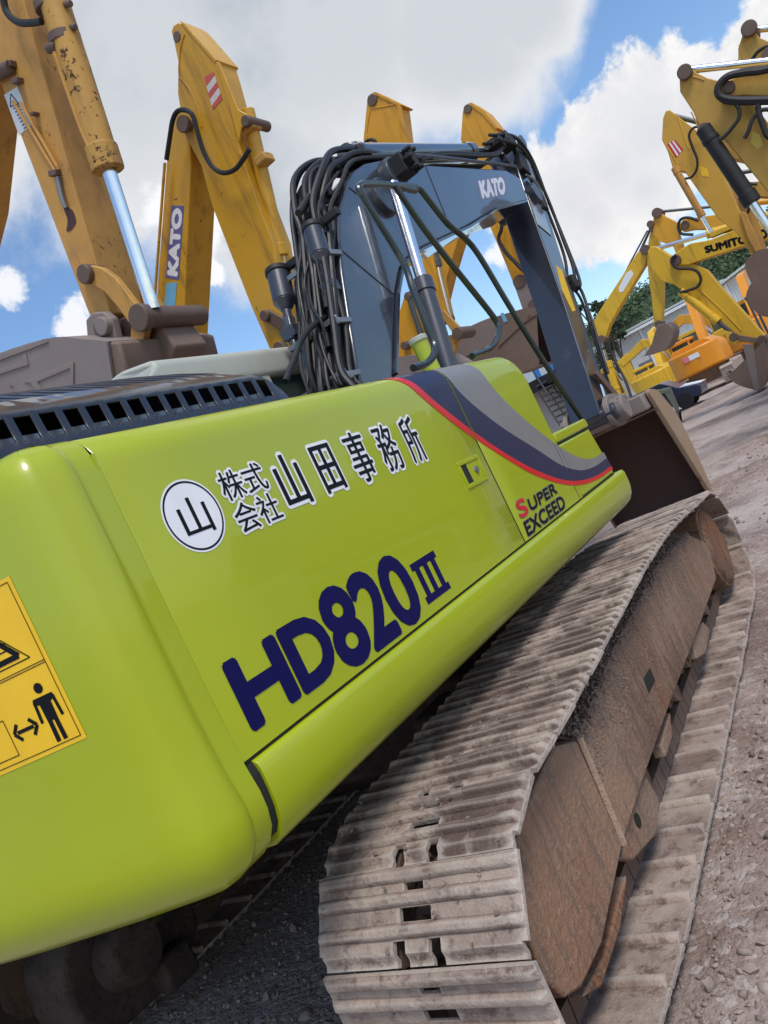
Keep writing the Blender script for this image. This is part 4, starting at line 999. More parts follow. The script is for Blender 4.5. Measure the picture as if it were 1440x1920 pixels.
for pl in ([(-40, 678), (88, 634), (92, 642), (-36, 690)], [(-30, 712), (56, 684), (50, 664), (44, 666), (47, 679), (-32, 702)], [(46, 716), (140, 678), (140, 760), (134, 760), (134, 690), (72, 716), (92, 752), (86, 756), (60, 718)]):
    prism(bm, [ony(a, b, Y - .482) for a, b in pl], (0, -.02, 0))
obj('wear_plate', bm, M['bucket_grey'], bkA, bevel=.006)
plate('rear_plate', bkA, [(140, 676), (165, 642), (222, 640), (236, 690), (232, 780), (138, 780)], Y - .44, 1.42, M['bucket'], .03)
plate('boom', A, [(-140, -60), (-36, 120), (-40, 235), (-54, 395), (-110, 640), (-260, 900), (-420, 900), (-300, 500), (-160, 160)], Y + .0, .5, M['yA'], .02)
pp = ony(-340, 880, Y); body_bg(A, -10.6, Y + .3, 1, M['yA'])
# ------------------------------------------------------------------ B: deep yellow with a violet boom label
Y = 9.0
B = empty('excavator', (-12.5, Y + .2, GZ)); tag(B, 'deep yellow excavator with violet boom label and striped red and white arm plate', 'excavator', GL)
armB = plate('arm', B, [(321, 59), (325, 48), (334, 42), (346, 48), (404, 113), (416, 152), (436, 226), (459, 311), (485, 385), (512, 455), (530, 560), (544, 655), (508, 660), (470, 572), (430, 470), (397, 385), (377, 311), (345, 250), (333, 175), (334, 117), (326, 78)], Y, .42, M['yB'], .014)
plate('arm_top_plate', armB, [(336, 38), (347, 45), (405, 112), (403, 118), (345, 51)], Y - .015, .46, M['yB'], .004)
bm = BM()
for pts in ([(346, 64), (341, 80), (337, 104), (336, 140), (344, 152), (358, 172), (372, 205), (378, 238)], [(405, 120), (418, 160), (428, 200), (438, 240), (450, 290)]):
    tube(bm, [ony(a, b, Y - .002) for a, b in pts], .012, 5, 6)
obj('weld_seam', bm, M['yB'], armB)
plate('rib', armB, [(404, 116), (410, 116), (446, 205), (462, 214), (466, 228), (452, 240), (448, 268), (440, 240), (430, 200)], Y - .03, .035, M['yB'], .008)
bm = BM()
c = [ony(a, b, Y - .002) for a, b in ((383, 145), (401, 135), (419, 190), (399, 206))]
qm = quadmap(c[3], c[2], c[0], c[1])
for k, mi in enumerate((0, 1, 0, 1, 0)):
    v0, v1 = k / 5, (k + 1) / 5
    s = .0
    f = bm.faces.new([bm.verts.new(qm(u, min(1, max(0, v))) + V((0, -.003, 0))) for u, v in ((0, v0 - .08), (1, v0 + .08), (1, v1 + .08 if k < 4 else 1), (0, v1 - .08 if k < 4 else 1))]); f.material_index = mi
obj('striped_plate', bm, [plain('faded_red', (.55, .10, .07), .5), plain('faded_white', (.62, .58, .56), .5)], armB, smooth=0)
boomB = plate('boom', B, [(318, 240), (326, 218), (342, 207), (353, 216), (358, 311), (351, 480), (343, 661), (336, 760), (250, 1000), (140, 1000), (240, 800), (289, 661), (296, 521), (312, 307)], Y + .05, .55, M['yB'], .014)
pinx('pivot_pin', B, [((341, 232), Y - .14, Y + .6, .085), ((341, 232), Y - .17, Y - .1, .115), ((331, 68), Y - .01, Y + .44, .072), ((459, 226), Y - .05, Y + .44, .075)], M['pin'])
pxcyl('bucket_cylinder', B, (464, 206), (543, 548), Y + .20, .098, .05, .78, M['yB'], M['chrome'])
bm = BM()
for a, b in ((472, 240), (496, 300)): box(bm, ony(a, b, Y + .14), (.2, .22, .12))
obj('hose_bracket', bm, M['yA2'], B, bevel=.02)
pxtube('hydraulic_hose', B, [(312, 300), (318, 260), (324, 225), (334, 208), (350, 207), (362, 218), (371, 250), (382, 285), (398, 312), (418, 324), (440, 318), (455, 300), (468, 280)], Y - .16, .034, M['rubber'])
pxtube('hydraulic_pipe', B, [(309, 305), (302, 400), (296, 480), (290, 560), (284, 660)], Y - .05, .022, M['yB'], 3)
bm = BM(); c = [(322, 385), (345, 386), (335, 525), (311, 521)]; prism(bm, [ony(a, b, Y + .048) for a, b in c], (0, -.003, 0))
c2 = [ony(a, b, Y + .048) for a, b in ((332, 516), (341, 393), (315, 513), (325, 393))]
put_text(bm, 'KATO', quadmap(c2[0], c2[1], c2[2], c2[3]), fat=.022, fatn=6, lift0=.004, mi=1, n=NY)
obj('boom_label', bm, [M['violet'], M['white']], boomB, smooth=0)
pxsticker('blue_label', boomB, [(312, 531), (332, 529), (328, 576), (308, 572)], Y + .048, M['skyblue'])
plate('bucket_link', B, [(486, 585), (500, 580), (545, 604), (556, 618), (544, 632), (500, 604)], Y - .06, .07, M['pin'], .012)
pinx('linkage_pin', B, [((494, 592), Y - .12, Y + .5, .08), ((522, 655), Y - .1, Y + .5, .11)], M['pin'])
curve_bucket(B, [(545, 655), (500, 660), (450, 690), (430, 760), (470, 820), (540, 820)], Y - .3, 1.1, M['bucket'], M['bucket_in'])
body_bg(B, -11.6, Y + .3, 1, M['yB'])
# ------------------------------------------------------------------ C
Y = 13.0
Cx = empty('excavator', (-12.6, Y + .2, GZ)); tag(Cx, 'orange yellow excavator seen behind the bend of the slate boom', 'excavator', GL)
armC = plate('arm', Cx, [(681, 262), (688, 188), (694, 178), (704, 176), (748, 197), (758, 275), (782, 370), (806, 464), (822, 540), (834, 592), (812, 604), (790, 520), (770, 440), (720, 340)], Y, .40, M['yC'], .014)
plate('rib', armC, [(744, 198), (752, 200), (764, 272), (790, 380), (783, 372), (757, 278)], Y - .03, .03, M['yC'], .006)
plate('arm_top_plate', armC, [(696, 174), (704, 172), (753, 196), (749, 200)], Y - .02, .44, M['yC'], .004)
pinx('pivot_pin', Cx, [((697, 187), Y - .03, Y + .42, .10), ((818, 600), Y - .1, Y + .5, .10)], M['pin'])
bm = BM(); tube(bm, [ony(a, b, Y - .003) for a, b in ((694, 206), (688, 245), (692, 262))], .012, 4, 6); tube(bm, [ony(a, b, Y - .003) for a, b in ((697, 204), (740, 196))], .010, 2, 6); obj('weld_seam', bm, M['yC'], armC)
pxtube('hydraulic_hose', Cx, [(676, 290), (684, 268), (697, 262), (706, 270), (712, 300)], Y - .12, .03, M['rubber'])
plate('boom', Cx, [(690, 262), (710, 258), (722, 280), (700, 420), (640, 620), (560, 900), (430, 900), (560, 620), (660, 400)], Y + .03, .5, M['yC'], .014)
pxcyl('bucket_cylinder', Cx, (800, 420), (851, 622), Y + .18, .085, .042, .38, M['steel'], M['chrome'])
plate('bucket_link', Cx, [(822, 585), (832, 582), (866, 618), (864, 632), (852, 630)], Y - .04, .07, M['yA'], .01)
plate('bucket_link', Cx, [(842, 628), (862, 632), (850, 668), (836, 706), (822, 700)], Y + .05, .09, M['yA'], .01)
pinx('linkage_pin', Cx, [((857, 625), Y - .1, Y + .5, .11)], M['pin'])
curve_bucket(Cx, [(845, 690), (800, 668), (740, 672), (700, 710), (700, 780), (760, 820), (830, 800)], Y - .3, 1.1, M['bucket_grey'], M['bucket_in'])
plate('tipping_link', Cx, [(744, 600), (756, 560), (768, 548), (780, 575), (792, 640), (786, 690), (738, 700)], Y - .05, .4, M['yC'], .014)
pxcyl('hydraulic_ram', Cx, (764, 548), (798, 655), Y - .14, .05, .03, .7, M['steel'], M['chrome'])
pinx('linkage_pin', Cx, [((757, 648), Y - .2, Y + .4, .08), ((763, 556), Y - .2, Y + .4, .07)], M['pin'])
body_bg(Cx, -11.8, Y + .3, 1, M['yC'])
# ------------------------------------------------------------------ D
Y = 16.0
D = empty('excavator', (-12.2, Y + .2, GZ)); tag(D, 'orange yellow excavator whose arm tip shows above the chrome rod on the slate boom', 'excavator', GL)
armD = plate('arm', D, [(864, 262), (867, 210), (873, 198), (883, 196), (905, 211), (930, 240), (945, 300), (958, 370), (976, 440), (992, 515), (1004, 575), (980, 578), (950, 500), (917, 421), (892, 350)], Y, .40, M['yC'], .014)
plate('arm_top_plate', armD, [(877, 194), (884, 192), (908, 208), (934, 240), (929, 242), (904, 214)], Y - .02, .44, M['yC'], .004)
pinx('pivot_pin', D, [((876, 204), Y - .03, Y + .42, .09), ((973, 528), Y - .1, Y + .5, .14), ((1000, 572), Y - .12, Y + .5, .12)], M['pin'])
boomD = plate('boom', D, [(866, 280), (880, 262), (896, 270), (900, 300), (862, 440), (838, 520), (822, 586), (806, 640), (780, 760), (700, 980), (600, 980), (720, 760), (800, 600), (830, 453)], Y + .04, .5, M['yC'], .014)
pxtube('hydraulic_hose', D, [(942, 405), (940, 430), (935, 448), (946, 470), (966, 492), (986, 512)], Y - .14, .04, M['rubber'])
pxtube('hydraulic_hose', D, [(955, 400), (958, 430), (972, 470), (985, 500)], Y - .10, .03, M['rubber'])
plate('bucket_link', D, [(962, 530), (990, 520), (1010, 572), (1002, 600), (984, 592)], Y - .08, .09, M['bucket_grey'], .012)
bkD = curve_bucket(D, [(1006, 575), (977, 580), (905, 604), (858, 640), (838, 685), (862, 722), (940, 712), (1012, 686)], Y - .5, 1.25, M['bucket'], M['bucket_in'])
plate('sky_lit_side_plate', bkD, [(867, 618), (900, 603), (928, 592), (934, 628), (910, 655), (862, 672), (850, 650)], Y - .545, .012, M['bucket_grey'], .004)  # greyer plate: skylight on the bucket's back put into the colour
bm = BM(); tube(bm, [ony(1006, 590, Y - .54), ony(984, 604, Y - .54), ony(935, 650, Y - .54)], .012, 1, 6); obj('weld_seam', bm, M['pin'], bkD)
pxsticker('blue_label', bkD, [(938, 588), (944, 586), (952, 602), (945, 605)], Y - .535, M['skyblue'], .006)
body_bg(D, -11.6, Y + .3, 1, M['yC'])
# ------------------------------------------------------------------ R6: further along the same row
Y = 32.0
E6 = empty('excavator', (-13.5, Y + .2, GZ)); tag(E6, 'yellow excavator beyond the slate arm, boom bearing a long white label', 'excavator', GL)
b6 = plate('boom', E6, [(1109, 612), (1122, 586), (1196, 472), (1206, 470), (1213, 480), (1210, 496), (1170, 562), (1144, 607), (1133, 640), (1122, 640)], Y, .5, M['yS'], .02)
pxsticker('white_label', b6, [(1174, 512), (1184, 506), (1188, 514), (1168, 547), (1162, 548), (1160, 540)], Y, M['white'], .006)
pxcyl('arm_cylinder', E6, (1146, 590), (1222, 424), Y + .25, .10, .05, .40, M['yS'], M['steel'])
pxtube('hydraulic_hose', E6, [(1136, 590), (1172, 512), (1214, 432)], Y + .1, .03, M['rubber'], 3)
plate('arm', E6, [(1212, 476), (1218, 440), (1222, 428), (1230, 440), (1240, 470), (1243, 500), (1243, 560), (1241, 604), (1234, 614), (1226, 608), (1222, 560), (1216, 520)], Y - .1, .45, M['yS'], .02)
pinx('pivot_pin', E6, [((1209, 468), Y - .2, Y + .6, .18), ((1127, 636), Y - .1, Y + .6, .16), ((1222, 428), Y - .2, Y + .5, .12), ((1234, 608), Y - .2, Y + .5, .15)], M['pin'])
curve_bucket(E6, [(1246, 606), (1256, 610), (1262, 622), (1258, 642), (1246, 656), (1226, 664), (1208, 668)], Y - .5, 1.3, M['bucket'], M['bucket'], .04)
plate('bucket_filler', E6, [(1232, 610), (1246, 606), (1258, 612), (1262, 624), (1256, 644), (1244, 655), (1222, 664), (1220, 650), (1226, 630)], Y - .45, 1.2, M['bucket'], .03)
cylinder('boom_cylinder', E6, ony(1158, 742, Y), ony(1131, 656, Y), .17, .08, .72, M['yS'], M['chrome'])
body_bg(E6, ony(1131, 690, Y).x - 1.2, Y + .3, 1, M['yS'])
# ------------------------------------------------------------------ machines on the right, facing left
GR = 'yellow excavators parked on the right side facing left'
def right_body(par, y, x, mat): body_bg(par, x, y, -1, mat)
Y = 13.5
R1 = empty('excavator', (5.6, Y + .2, GZ)); tag(R1, 'brownish yellow excavator at right edge with black bucket cylinder and thick looped hoses', 'excavator', GR)
a1 = plate('arm', R1, [(1274, 150), (1276, 130), (1285, 122), (1296, 126), (1306, 136), (1326, 146), (1350, 152), (1392, 170), (1440, 230), (1500, 330), (1560, 520), (1520, 530), (1470, 430), (1440, 360), (1362, 266), (1346, 253), (1313, 243), (1300, 210), (1275, 172)], Y, .40, M['yR'], .014)
bm = BM()
for l in ([(1290, 150), (1300, 144), (1320, 150)], [(1296, 210), (1310, 240)]): tube(bm, [ony(a, b, Y - .004) for a, b in l], .010, 4, 6)
obj('weld_seam', bm, M['yR'], a1)
plate('boom', R1, [(1352, 168), (1358, 154), (1372, 148), (1394, 140), (1560, 108), (1700, 200), (1900, 420), (1820, 470), (1640, 270), (1520, 184), (1394, 178), (1366, 182)], Y - .08, .56, M['yR'], .014)
pinx('pivot_pin', R1, [((1283, 134), Y - .1, Y + .5, .11), ((1366, 163), Y - .16, Y + .6, .085), ((1320, 242), Y - .12, Y + .5, .10)], M['pin'])
cylinder('arm_cylinder', R1, ony(1720, 84, Y + .2), ony(1285, 132, Y + .2), .11, .055, .36, M['yR'], M['chrome'])
pxcyl('bucket_cylinder', R1, (1318, 240), (1448, 436), Y - .10, .115, .062, .70, M['black'], M['chrome'])
for l, r in (([(1480, 118), (1430, 132), (1396, 136), (1368, 142), (1352, 154), (1346, 168), (1350, 180), (1366, 186), (1400, 188), (1470, 186)], .055), ([(1470, 128), (1400, 132), (1362, 146), (1346, 162), (1346, 176), (1362, 190), (1410, 192), (1480, 190)], .04), ([(1376, 190), (1386, 206), (1385, 222), (1374, 238), (1362, 252), (1350, 262)], .028), ([(1460, 208), (1430, 206), (1412, 222), (1404, 244), (1396, 260)], .03), ([(1420, 190), (1424, 216), (1432, 240), (1440, 256), (1460, 262)], .04)):
    pxtube('hydraulic_hose', R1, l, Y - .20, r, M['dirty_rubber'])
pxsticker('yellow_label', a1, [(1410, 246), (1424, 252), (1431, 272), (1420, 280), (1408, 268)], Y, paint('worn_yellow_label', (.62, .47, .08), .6, rust=.5, flake=30))
right_body(R1, Y + .3, 5.2, M['yR'])
Y = 16.0
R2 = empty('excavator', (6.2, Y + .2, GZ)); tag(R2, 'brownish yellow excavator half cut off in the top right corner', 'excavator', GR)
plate('arm', R2, [(1384, 90), (1392, 66), (1398, 50), (1408, 48), (1414, 58), (1424, 70), (1450, 82), (1490, 130), (1540, 260), (1520, 300), (1470, 240), (1440, 190), (1386, 128), (1384, 116)], Y, .42, M['yR'], .014)
plate('boom', R2, [(1430, 96), (1440, 84), (1600, 40), (1820, 200), (2000, 420), (1900, 470), (1740, 260), (1600, 130), (1450, 118)], Y - .06, .54, M['yR'], .014)
pinx('pivot_pin', R2, [((1404, 52), Y - .1, Y + .5, .13), ((1440, 100), Y - .16, Y + .6, .10)], M['pin'])
cylinder('arm_cylinder', R2, ony(1740, 20, Y + .2), ony(1406, 57, Y + .2), .11, .055, .4, M['yR'], M['chrome'])
pxtube('hydraulic_hose', R2, [(1408, 116), (1420, 98), (1440, 86), (1470, 82)], Y - .12, .03, M['rubber'])
bm = BM()
for l in ([(1386, 84), (1394, 112), (1400, 124)], [(1392, 80), (1404, 70), (1416, 70)]): tube(bm, [ony(a, b, Y - .004) for a, b in l], .012, 3, 6)
obj('weld_seam', bm, M['yR'], R2)
right_body(R2, Y + .3, 6.8, M['yR'])
Y = 19.0
R3 = empty('excavator', (4.6, Y + .2, GZ)); tag(R3, 'yellow excavator with small red and white striped plate near its arm tip', 'excavator', GR)
a3 = plate('arm', R3, [(1241, 262), (1243, 222), (1248, 208), (1256, 206), (1266, 214), (1307, 245), (1332, 278), (1358, 330), (1382, 388), (1400, 425), (1430, 478), (1418, 488), (1384, 440), (1345, 408), (1318, 370), (1284, 322), (1262, 318), (1252, 284)], Y, .42, paint('warm_yellow', (.60, .335, .035), .5, rust=.3, dirt=.3, flake=5), .014)
bm = BM(); c = [ony(a, b, Y - .002) for a, b in ((1251, 270), (1266, 262), (1281, 281), (1267, 296))]
for k, mi in enumerate((0, 1, 0, 1, 0)):
    a0, a1_ = k / 5, (k + 1) / 5
    f = bm.faces.new([bm.verts.new(v + V((0, -.004, 0))) for v in (c[0].lerp(c[1], a0), c[0].lerp(c[1], a1_), c[3].lerp(c[2], a1_), c[3].lerp(c[2], a0))]); f.material_index = mi
obj('striped_plate', bm, [M['red'], M['white']], a3, smooth=0)
pxsticker('yellow_label', a3, [(1312, 312), (1326, 316), (1330, 332), (1316, 330)], Y, M['amber'], .005)
bm = BM()
for l in ([(1270, 216), (1285, 262), (1292, 280)], [(1252, 278), (1264, 296), (1274, 318)]): tube(bm, [ony(a, b, Y - .004) for a, b in l], .012, 3, 6)
obj('weld_seam', bm, M['yS'], a3)
pxtube('hydraulic_hose', R3, [(1318, 236), (1300, 240), (1292, 254), (1298, 275), (1307, 298), (1306, 318), (1296, 332), (1284, 335)], Y - .14, .026, M['rubber'])
pxcyl('bucket_cylinder', R3, (1264, 314), (1334, 436), Y - .06, .075, .045, .74, M['yA'], M['chrome'])
cylinder('arm_cylinder', R3, ony(1480, 274, Y + .2), ony(1258, 216, Y + .2), .09, .05, .4, M['yR'], M['steel'])
plate('boom', R3, [(1318, 266), (1330, 252), (1480, 250), (1700, 330), (1900, 520), (1820, 560), (1640, 400), (1480, 320), (1336, 290)], Y + .46, .5, M['yR'], .014)
plate('bucket_link', R3, [(1386, 396), (1398, 398), (1416, 440), (1436, 486), (1426, 490), (1402, 446)], Y - .1, .08, M['yA'], .01)
curve_bucket(R3, [(1450, 464), (1420, 470), (1402, 486), (1398, 504), (1420, 546), (1462, 560)], Y - .4, 1.1, M['bucket'], M['bucket_in'])
right_body(R3, Y + .3, 5.0, M['yR'])
Y = 22.0
R7 = empty('excavator', (5.4, Y + .2, GZ)); tag(R7, 'rusty brown excavator arm mostly hidden between the two arms at the right edge', 'excavator', GR)
plate('arm', R7, [(1352, 334), (1358, 322), (1370, 320), (1392, 342), (1412, 392), (1436, 470), (1448, 520), (1430, 524), (1404, 470), (1376, 404)], Y, .42, M['yA'], .014)
pinx('pivot_pin', R7, [((1363, 330), Y - .1, Y + .5, .12), ((1440, 512), Y - .1, Y + .5, .12)], M['pin'])
plate('boom', R7, [(1392, 352), (1404, 342), (1500, 330), (1720, 400), (1900, 560), (1820, 600), (1660, 470), (1500, 372), (1404, 368)], Y + .02, .5, M['yR'], .014)
cylinder('arm_cylinder', R7, ony(1560, 296, Y + .2), ony(1363, 328, Y + .2), .10, .05, .5, M['yR'], M['steel'])
pxtube('hydraulic_hose', R7, [(1420, 346), (1398, 344), (1386, 354), (1390, 372), (1404, 384), (1402, 400)], Y - .14, .035, M['rubber'])
curve_bucket(R7, [(1452, 512), (1430, 516), (1408, 532), (1400, 560), (1424, 590), (1460, 596)], Y - .35, 1.1, M['bucket'], M['bucket_in'])
right_body(R7, Y + .3, 4.8, M['yR'])
Y = 24.6
R4 = empty('excavator', (4.5, Y + .2, GZ)); tag(R4, 'bright yellow excavator with black lettering on a low boom and bucket on the ground', 'excavator', GR)
b4 = plate('boom', R4, [(1262, 490), (1262, 478), (1278, 466), (1295, 456), (1330, 450), (1392, 425), (1560, 380), (1800, 420), (1980, 560), (1900, 620), (1740, 500), (1540, 425), (1412, 456), (1320, 486), (1290, 497), (1268, 497)], Y - .04, .55, M['yS'], .02)
c = [ony(a, b, Y - .042) for a, b in ((1324, 474), (1440, 445), (1321, 463), (1436, 429))]
bm = BM(); put_text(bm, 'SUMITOMO', quadmap(*c), fat=.018, fatn=6, lift0=.004, n=NY); obj('boom_lettering', bm, M['ink'], b4, smooth=0)
plate('pipe_cover', b4, [(1330, 436), (1392, 412), (1394, 420), (1332, 446)], Y - .02, .35, M['yS'], .02)
a4 = plate('arm', R4, [(1214, 472), (1220, 462), (1230, 462), (1262, 482), (1300, 494), (1326, 506), (1352, 538), (1434, 630), (1432, 638), (1420, 641), (1386, 634), (1350, 606), (1322, 582), (1290, 550), (1262, 533), (1240, 527), (1222, 505)], Y + .02, .45, M['yS'], .02)
bm = BM(); tube(bm, [ony(a, b, Y + .015) for a, b in ((1308, 540), (1350, 578), (1390, 620))], .02, 3, 6); obj('weld_seam', bm, M['yS'], a4)
cylinder('arm_cylinder', R4, ony(1520, 382, Y + .2), ony(1230, 467, Y + .2), .12, .065, .64, M['yS'], M['chrome'])
pxcyl('bucket_cylinder', R4, (1276, 546), (1374, 626), Y - .04, .12, .06, .70, M['yS'], M['steel'])
pxtube('hydraulic_hose', R4, [(1268, 478), (1261, 484), (1262, 496), (1272, 503), (1294, 504), (1308, 510), (1314, 524), (1308, 537), (1292, 544), (1274, 548)], Y - .14, .042, M['dirty_rubber'])
plate('bucket_link', R4, [(1358, 620), (1372, 622), (1384, 640), (1378, 646), (1364, 640)], Y - .1, .08, M['yS'], .01)
plate('bucket_link', R4, [(1374, 626), (1420, 634), (1422, 644), (1376, 640)], Y - .08, .08, M['bucket'], .01)
pinx('linkage_pin', R4, [((1428, 638), Y - .12, Y + .6, .14), ((1375, 632), Y - .12, Y + .6, .12), ((1266, 488), Y - .12, Y + .6, .16)], M['pin'])
b_4 = curve_bucket(R4, [(1432, 640), (1436, 670), (1438, 706), (1428, 730), (1404, 728), (1380, 719), (1364, 706)], Y - .35, 1.1, M['bucket'], M['bucket_in'], .04, 4, .12)
plate('side_cutter', b_4, [(1392, 645), (1412, 646), (1424, 730), (1414, 733)], Y - .40, .03, M['bucket_grey'], .006)
right_body(R4, Y + .3, 4.4, M['yS'])
Y = 31.0
R5 = empty('excavator', (3.2, Y + .2, GZ)); tag(R5, 'orange yellow excavator whose arm top peeks out above the black lettered boom', 'excavator', GR)
plate('arm', R5, [(1224, 440), (1225, 410), (1228, 396), (1236, 394), (1244, 404), (1276, 420), (1272, 440), (1300, 520), (1286, 520), (1262, 462), (1236, 452)], Y, .5, M['yC'], .02)
plate('boom', R5, [(1272, 424), (1280, 412), (1300, 408), (1420, 392), (1600, 460), (1760, 600), (1680, 640), (1560, 500), (1420, 430), (1300, 430), (1280, 434)], Y - .06, .55, M['yC'], .02)
pinx('pivot_pin', R5, [((1231, 399), Y - .1, Y + .6, .18), ((1284, 422), Y - .15, Y + .6, .14), ((1219, 420), Y - .1, Y + .6, .13)], M['pin'])
cylinder('arm_cylinder', R5, ony(1500, 372, Y + .2), ony(1236, 397, Y + .2), .10, .05, .5, M['yC'], M['steel'])
pxtube('hydraulic_hose', R5, [(1310, 414), (1290, 408), (1276, 412), (1272, 426), (1278, 438), (1300, 440)], Y - .18, .05, M['rubber'])
right_body(R5, Y + .3, 4.2, M['yC'])
# ------------------------------------------------------------------ small and far machines
def far_machine(label, x, y, rot, sc, mat, cabcol, boomdir=1, low=True):
    r = empty('excavator', (x, y, GZ)); tag(r, label, 'excavator', 'far excavators beyond the aisle')
    body_bg(r, x, y, boomdir, mat, sc, cabcol)
    X = lambda a: x + boomdir * a * sc
    Z = lambda a: GZ + a * sc
    bm = BM(); prism(bm, [V((X(a), y - .2 * sc, Z(b))) for a, b in ((.1, 1.3), (.6, 1.2), (1.5, 2.7), (2.4, 3.3), (3.9, 2.9), (4.0, 3.2), (2.4, 3.8), (1.2, 3.2))], (0, .4 * sc, 0)); obj('boom', bm, mat, r, bevel=.02)
    bm = BM(); prism(bm, [V((X(a), y - .16 * sc, Z(b))) for a, b in ((3.4, 3.5), (4.1, 3.3), (4.0, 1.4), (3.8, .9), (3.65, 1.0))], (0, .32 * sc, 0)); obj('arm', bm, mat, r, bevel=.02)
    cylinder('boom_cylinder', r, V((X(.9), y - .3 * sc, Z(1.2))), V((X(1.7), y - .3 * sc, Z(2.8))), .09 * sc, .05 * sc, .6, mat, M['chrome'])
    bucket('bucket', r, lambda a, b: V((X(a), y - .5 * sc, Z(b))), [(3.9, .95), (3.6, .85), (3.2, .6), (3.0, .25), (3.2, .02), (3.6, 0)], (0, 1.0 * sc, 0), .04, M['bucket'], M['bucket_in'], 4, .1)
    return r
def rear_machine(label, px_, py_, y, sc, mat, stick=None, rot=0.0):
    """an excavator seen from behind: counterweight, hood, cab and the ends of both crawlers"""
    p = ony(px_, py_, y); x = p.x; r = empty('excavator', (x, y, GZ)); tag(r, label, 'excavator', 'far excavators beyond the aisle')
    Z = lambda q: GZ + q * sc
    bm = BM(); pl = [V((x + s * 1.25 * sc * math.sin(t), y - .75 * sc * math.cos(t), Z(1.05))) for s, t in ((-1, 1.57), (-1, 1.2), (-1, .8), (-1, .4), (1, 0), (1, .4), (1, .8), (1, 1.2), (1, 1.57))]
    prism(bm, pl, (0, 0, 1.15 * sc)); cw2 = obj('counterweight', bm, mat, r, bevel=.09 * sc, seg=3)
    bm = BM(); prism(bm, fillet_poly([V((x - 1.2 * sc, y, Z(1.0))), V((x + 1.2 * sc, y, Z(1.0))), V((x + 1.2 * sc, y, Z(2.0))), V((x + .7 * sc, y, Z(2.45))), V((x - .9 * sc, y, Z(2.45))), V((x - 1.2 * sc, y, Z(2.1)))], .14 * sc), (0, 2.6 * sc, 0)); obj('upper_body', bm, mat, r, bevel=.03)
    cb = empty('cab', (x - .75 * sc, y + 2.2 * sc, Z(1.2)), r)
    bm = BM(); boxmm(bm, (x - 1.22 * sc, y + 1.6 * sc, Z(1.1)), (x - .25 * sc, y + 3.3 * sc, Z(1.75)))
    for sx in (-1.18, -.30):
        for sy in (1.65, 3.25): box(bm, (x + sx * sc, y + sy * sc, Z(2.2)), (.08 * sc, .08 * sc, 1.0 * sc))
    obj('cab_frame', bm, mat, cb, bevel=.02)
    bm = BM(); boxmm(bm, (x - 1.24 * sc, y + 1.55 * sc, Z(2.68)), (x - .23 * sc, y + 3.35 * sc, Z(2.86))); obj('roof', bm, mat, cb, bevel=.05)
    bm = BM(); boxmm(bm, (x - 1.16 * sc, y + 1.64 * sc, Z(1.75)), (x - .32 * sc, y + 3.26 * sc, Z(2.68))); obj('window', bm, M['glass'], cb)
    bm = BM(); prism(bm, [V((x + .0 * sc, y + q * sc, Z(w))) for q, w in ((2.4, 1.6), (3.0, 1.5), (4.6, 4.0), (6.4, 4.6), (6.4, 5.0), (4.2, 4.7), (3.2, 3.4))], (.4 * sc, 0, 0)); obj('boom', bm, mat, r, bevel=.02)
    for s in (-1, 1):
        cr_o = empty('crawler', (x + s * 1.1 * sc, y + 1.2 * sc, GZ), r)
        pts = fillet_poly([V((x, y - .7 * sc, Z(.44))), V((x, y - .6 * sc, Z(0))), V((x, y + 3.0 * sc, Z(0))), V((x, y + 3.1 * sc, Z(.44))), V((x, y + 3.0 * sc, Z(.88))), V((x, y - .6 * sc, Z(.88)))], .34 * sc, 5)
        bm = BM(); prism(bm, [q + V((s * 1.1 * sc - .3 * sc, 0, 0)) for q in pts], (.6 * sc, 0, 0))
        for k in range(7): box(bm, (x + s * 1.1 * sc, y - .69 * sc + .03, Z(.16 + .1 * k)), (.6 * sc, .06, .035 * sc))
        obj('track', bm, M['shoe'], cr_o, bevel=.01)
    bm = BM(); boxmm(bm, (x - .8 * sc, y + .4 * sc, Z(.4)), (x + .8 * sc, y + 2.0 * sc, Z(1.0))); obj('carbody', bm, M['frame'], r)
    if stick:
        bm = BM(); yy = y - .76 * sc
        for k, (w0, w1, mi) in enumerate(stick): boxmm(bm, (x + w0 * sc, yy, Z(1.72)), (x + w1 * sc, yy + .25 * sc, Z(1.95)), mi=mi)
        obj('sticker', bm, [plain('pink_sticker', (.75, .2, .3), .5), M['white'], M['red']], cw2, smooth=0)
    return r
rear_machine('orange excavator seen from behind under the long yellow arm', 1304, 668, 40, 1.0, M['orange'], [(-.45, -.2, 0), (-.18, .3, 1)])
rear_machine('yellow excavator seen from behind beside the dark hanging bucket', 1206, 676, 46, .95, M['yS'])
rear_machine('orange excavator seen from behind below the teal sheet', 1398, 600, 46, 1.05, M['orange'], [(-.5, -.3, 2), (-.28, .2, 1)])
p = ony(1262, 668, 52); far_machine('yellow excavator with arched boom far behind the orange machine', p.x + 1.5, 52, 0, 1.15, M['yS'], M['yS'], -1)
p = ony(1350, 636, 54); far_machine('orange yellow excavator with arched boom in front of the white gabled warehouse', p.x + 1.5, 54, 0, 1.25, M['yC'], M['yC'], -1)
p = ony(1172, 712, 26.0); far_machine('small grey green digger just behind the big slate arm bucket', p.x - .3, 26, 0, .36, paint('grey_green_paint', (.16, .19, .15), .5, dirt=.4), M['cream'], 1)
